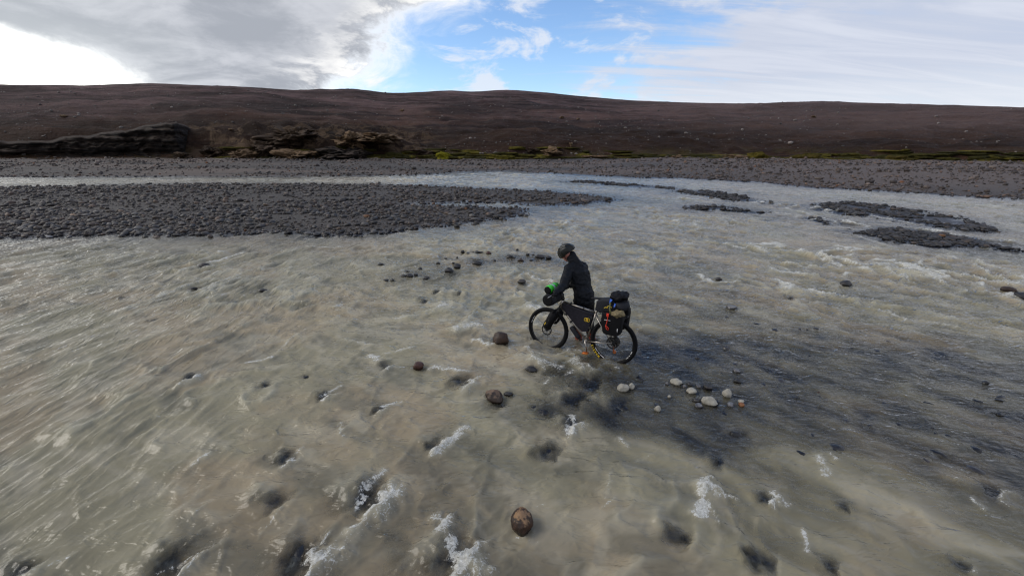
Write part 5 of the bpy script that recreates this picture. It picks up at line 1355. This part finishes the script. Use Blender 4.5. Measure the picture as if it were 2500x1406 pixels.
cl = MB(); limb(cl, [neckb + Vector((.0, 0, -.03)), neckb.lerp(headc, .55) - hf * .01], [.098, .086], n=6); limb(cl, [neckb - fdir * .045 + Vector((0, 0, -.02)), neckb.lerp(headc, .75) - hf * .055], [.075, .060], n=6)
skin(cl, 'hood', jacket_m, person, .011, 4, .007, 16.0)
tr = MB()
limb(tr, [hip + Vector((0, 0, .05)), hip + Vector((0, 0, -.05))], [.165, .165], .76, lft, 4)
for h_, k_, a_ in ((hipL, kneeL, ankL), (hipR, kneeR, ankR)): limb(tr, [h_, k_, k_.lerp(a_, .22)], [.112, .082, .070])
skin(tr, 'trousers', trouser_m, person, .012, 5, .010, 12.0)
for k_, a_, t_2 in ((kneeL, ankL, toeL), (kneeR, ankR, toeR)):
    g = MB(); limb(g, [k_.lerp(a_, .16), k_.lerp(a_, .5), a_ + Vector((0, 0, .03))], [.060, .068, .052]); skin(g, 'gaiter', gaiter_m, person, .011, 3, .005, 16)
    g = MB(); limb(g, [a_ + Vector((0, 0, .06)), a_, a_ + Vector((0, 0, -.05))], [.056, .054, .05]); limb(g, [a_ + Vector((0, 0, -.035)), t_2], [.050, .040]); skin(g, 'boot', boot_m, person, .011, 3)
for gp, wr, elb in ((gripL, wrL, elL), (gripR, wrR, elR)):
    g = MB(); fingers(g, gp, wr, elb, .0108); limb(g, [gp + Vector((0, 0, .016)), wr + (elb - wr).normalized() * .03], [.030, .036], n=6); skin(g, 'glove', black_fab, person, .006, 2)
# helmet: shell with ribs and vents, visor edge, straps
hc = headc + hu * .030 - hf * .012
hm = MB(); v, f = ICO[5]; keepf = []
vv = v.copy()
for i, q_ in enumerate(vv):
    ridge_ = math.cos(q_[1] * 11.0) * .5 + .5
    vent = ridge_ ** 3 * max(0, q_[2]) * (1 if abs(q_[0]) < .82 else 0)
    sc_ = 1 + .05 * (1 - ridge_) - .11 * vent * (0.5 + 0.5 * math.cos(q_[0] * 9.0))
    tail = .10 * max(0, -q_[0]) * max(0, .5 - abs(q_[2] - .1))
    vv[i] = q_ * sc_ * (1 + tail)
idx = [tuple(q_) for q_ in f if min(v[q_, 2] + .30 * v[q_, 0] * 0 + 0.10 * (v[q_, 0] > .2)) > -.28]
hm.addvf(((vv * np.array([.152, .112, .128])) @ np.array(HR).T) + np.array(hc - PO), idx)
hl = hm.build('helmet', simple('helmet_shell', (0.008, 0.009, 0.009), 0.3, 0, 0.2, 20, 0, 0.3), person)
sol = hl.modifiers.new('t', 'SOLIDIFY'); sol.thickness = .022; sol.offset = -1
for s in (-1, 1):
    MB().tube([hp_(.03, s * .088, .0) - PO, hp_(.045, s * .070, -.06) - PO, hp_(.045, s * .02, -.125) - PO], .005, 6).build('chin_strap', strap_b, hl)
for (a_, b_, q_) in ((-.05, 0, .165), (.04, .045, .155), (.04, -.045, .155), (-.06, .06, .135), (-.06, -.06, .135), (-.0, .0, .172)):
    MB().ell(hp_(a_, b_, q_ - .012) - PO, (.036, .010, .006), 2, HR).build('helmet_vent', simple('vent_black', (.003, .003, .003), .3), hl)
for s in (-1, 1): MB().ell(hp_(.088, s * .030, .003) - PO, (.010, .011, .009), 2, HR).build('eye', simple('eye', (.05, .03, .02), .2), person)
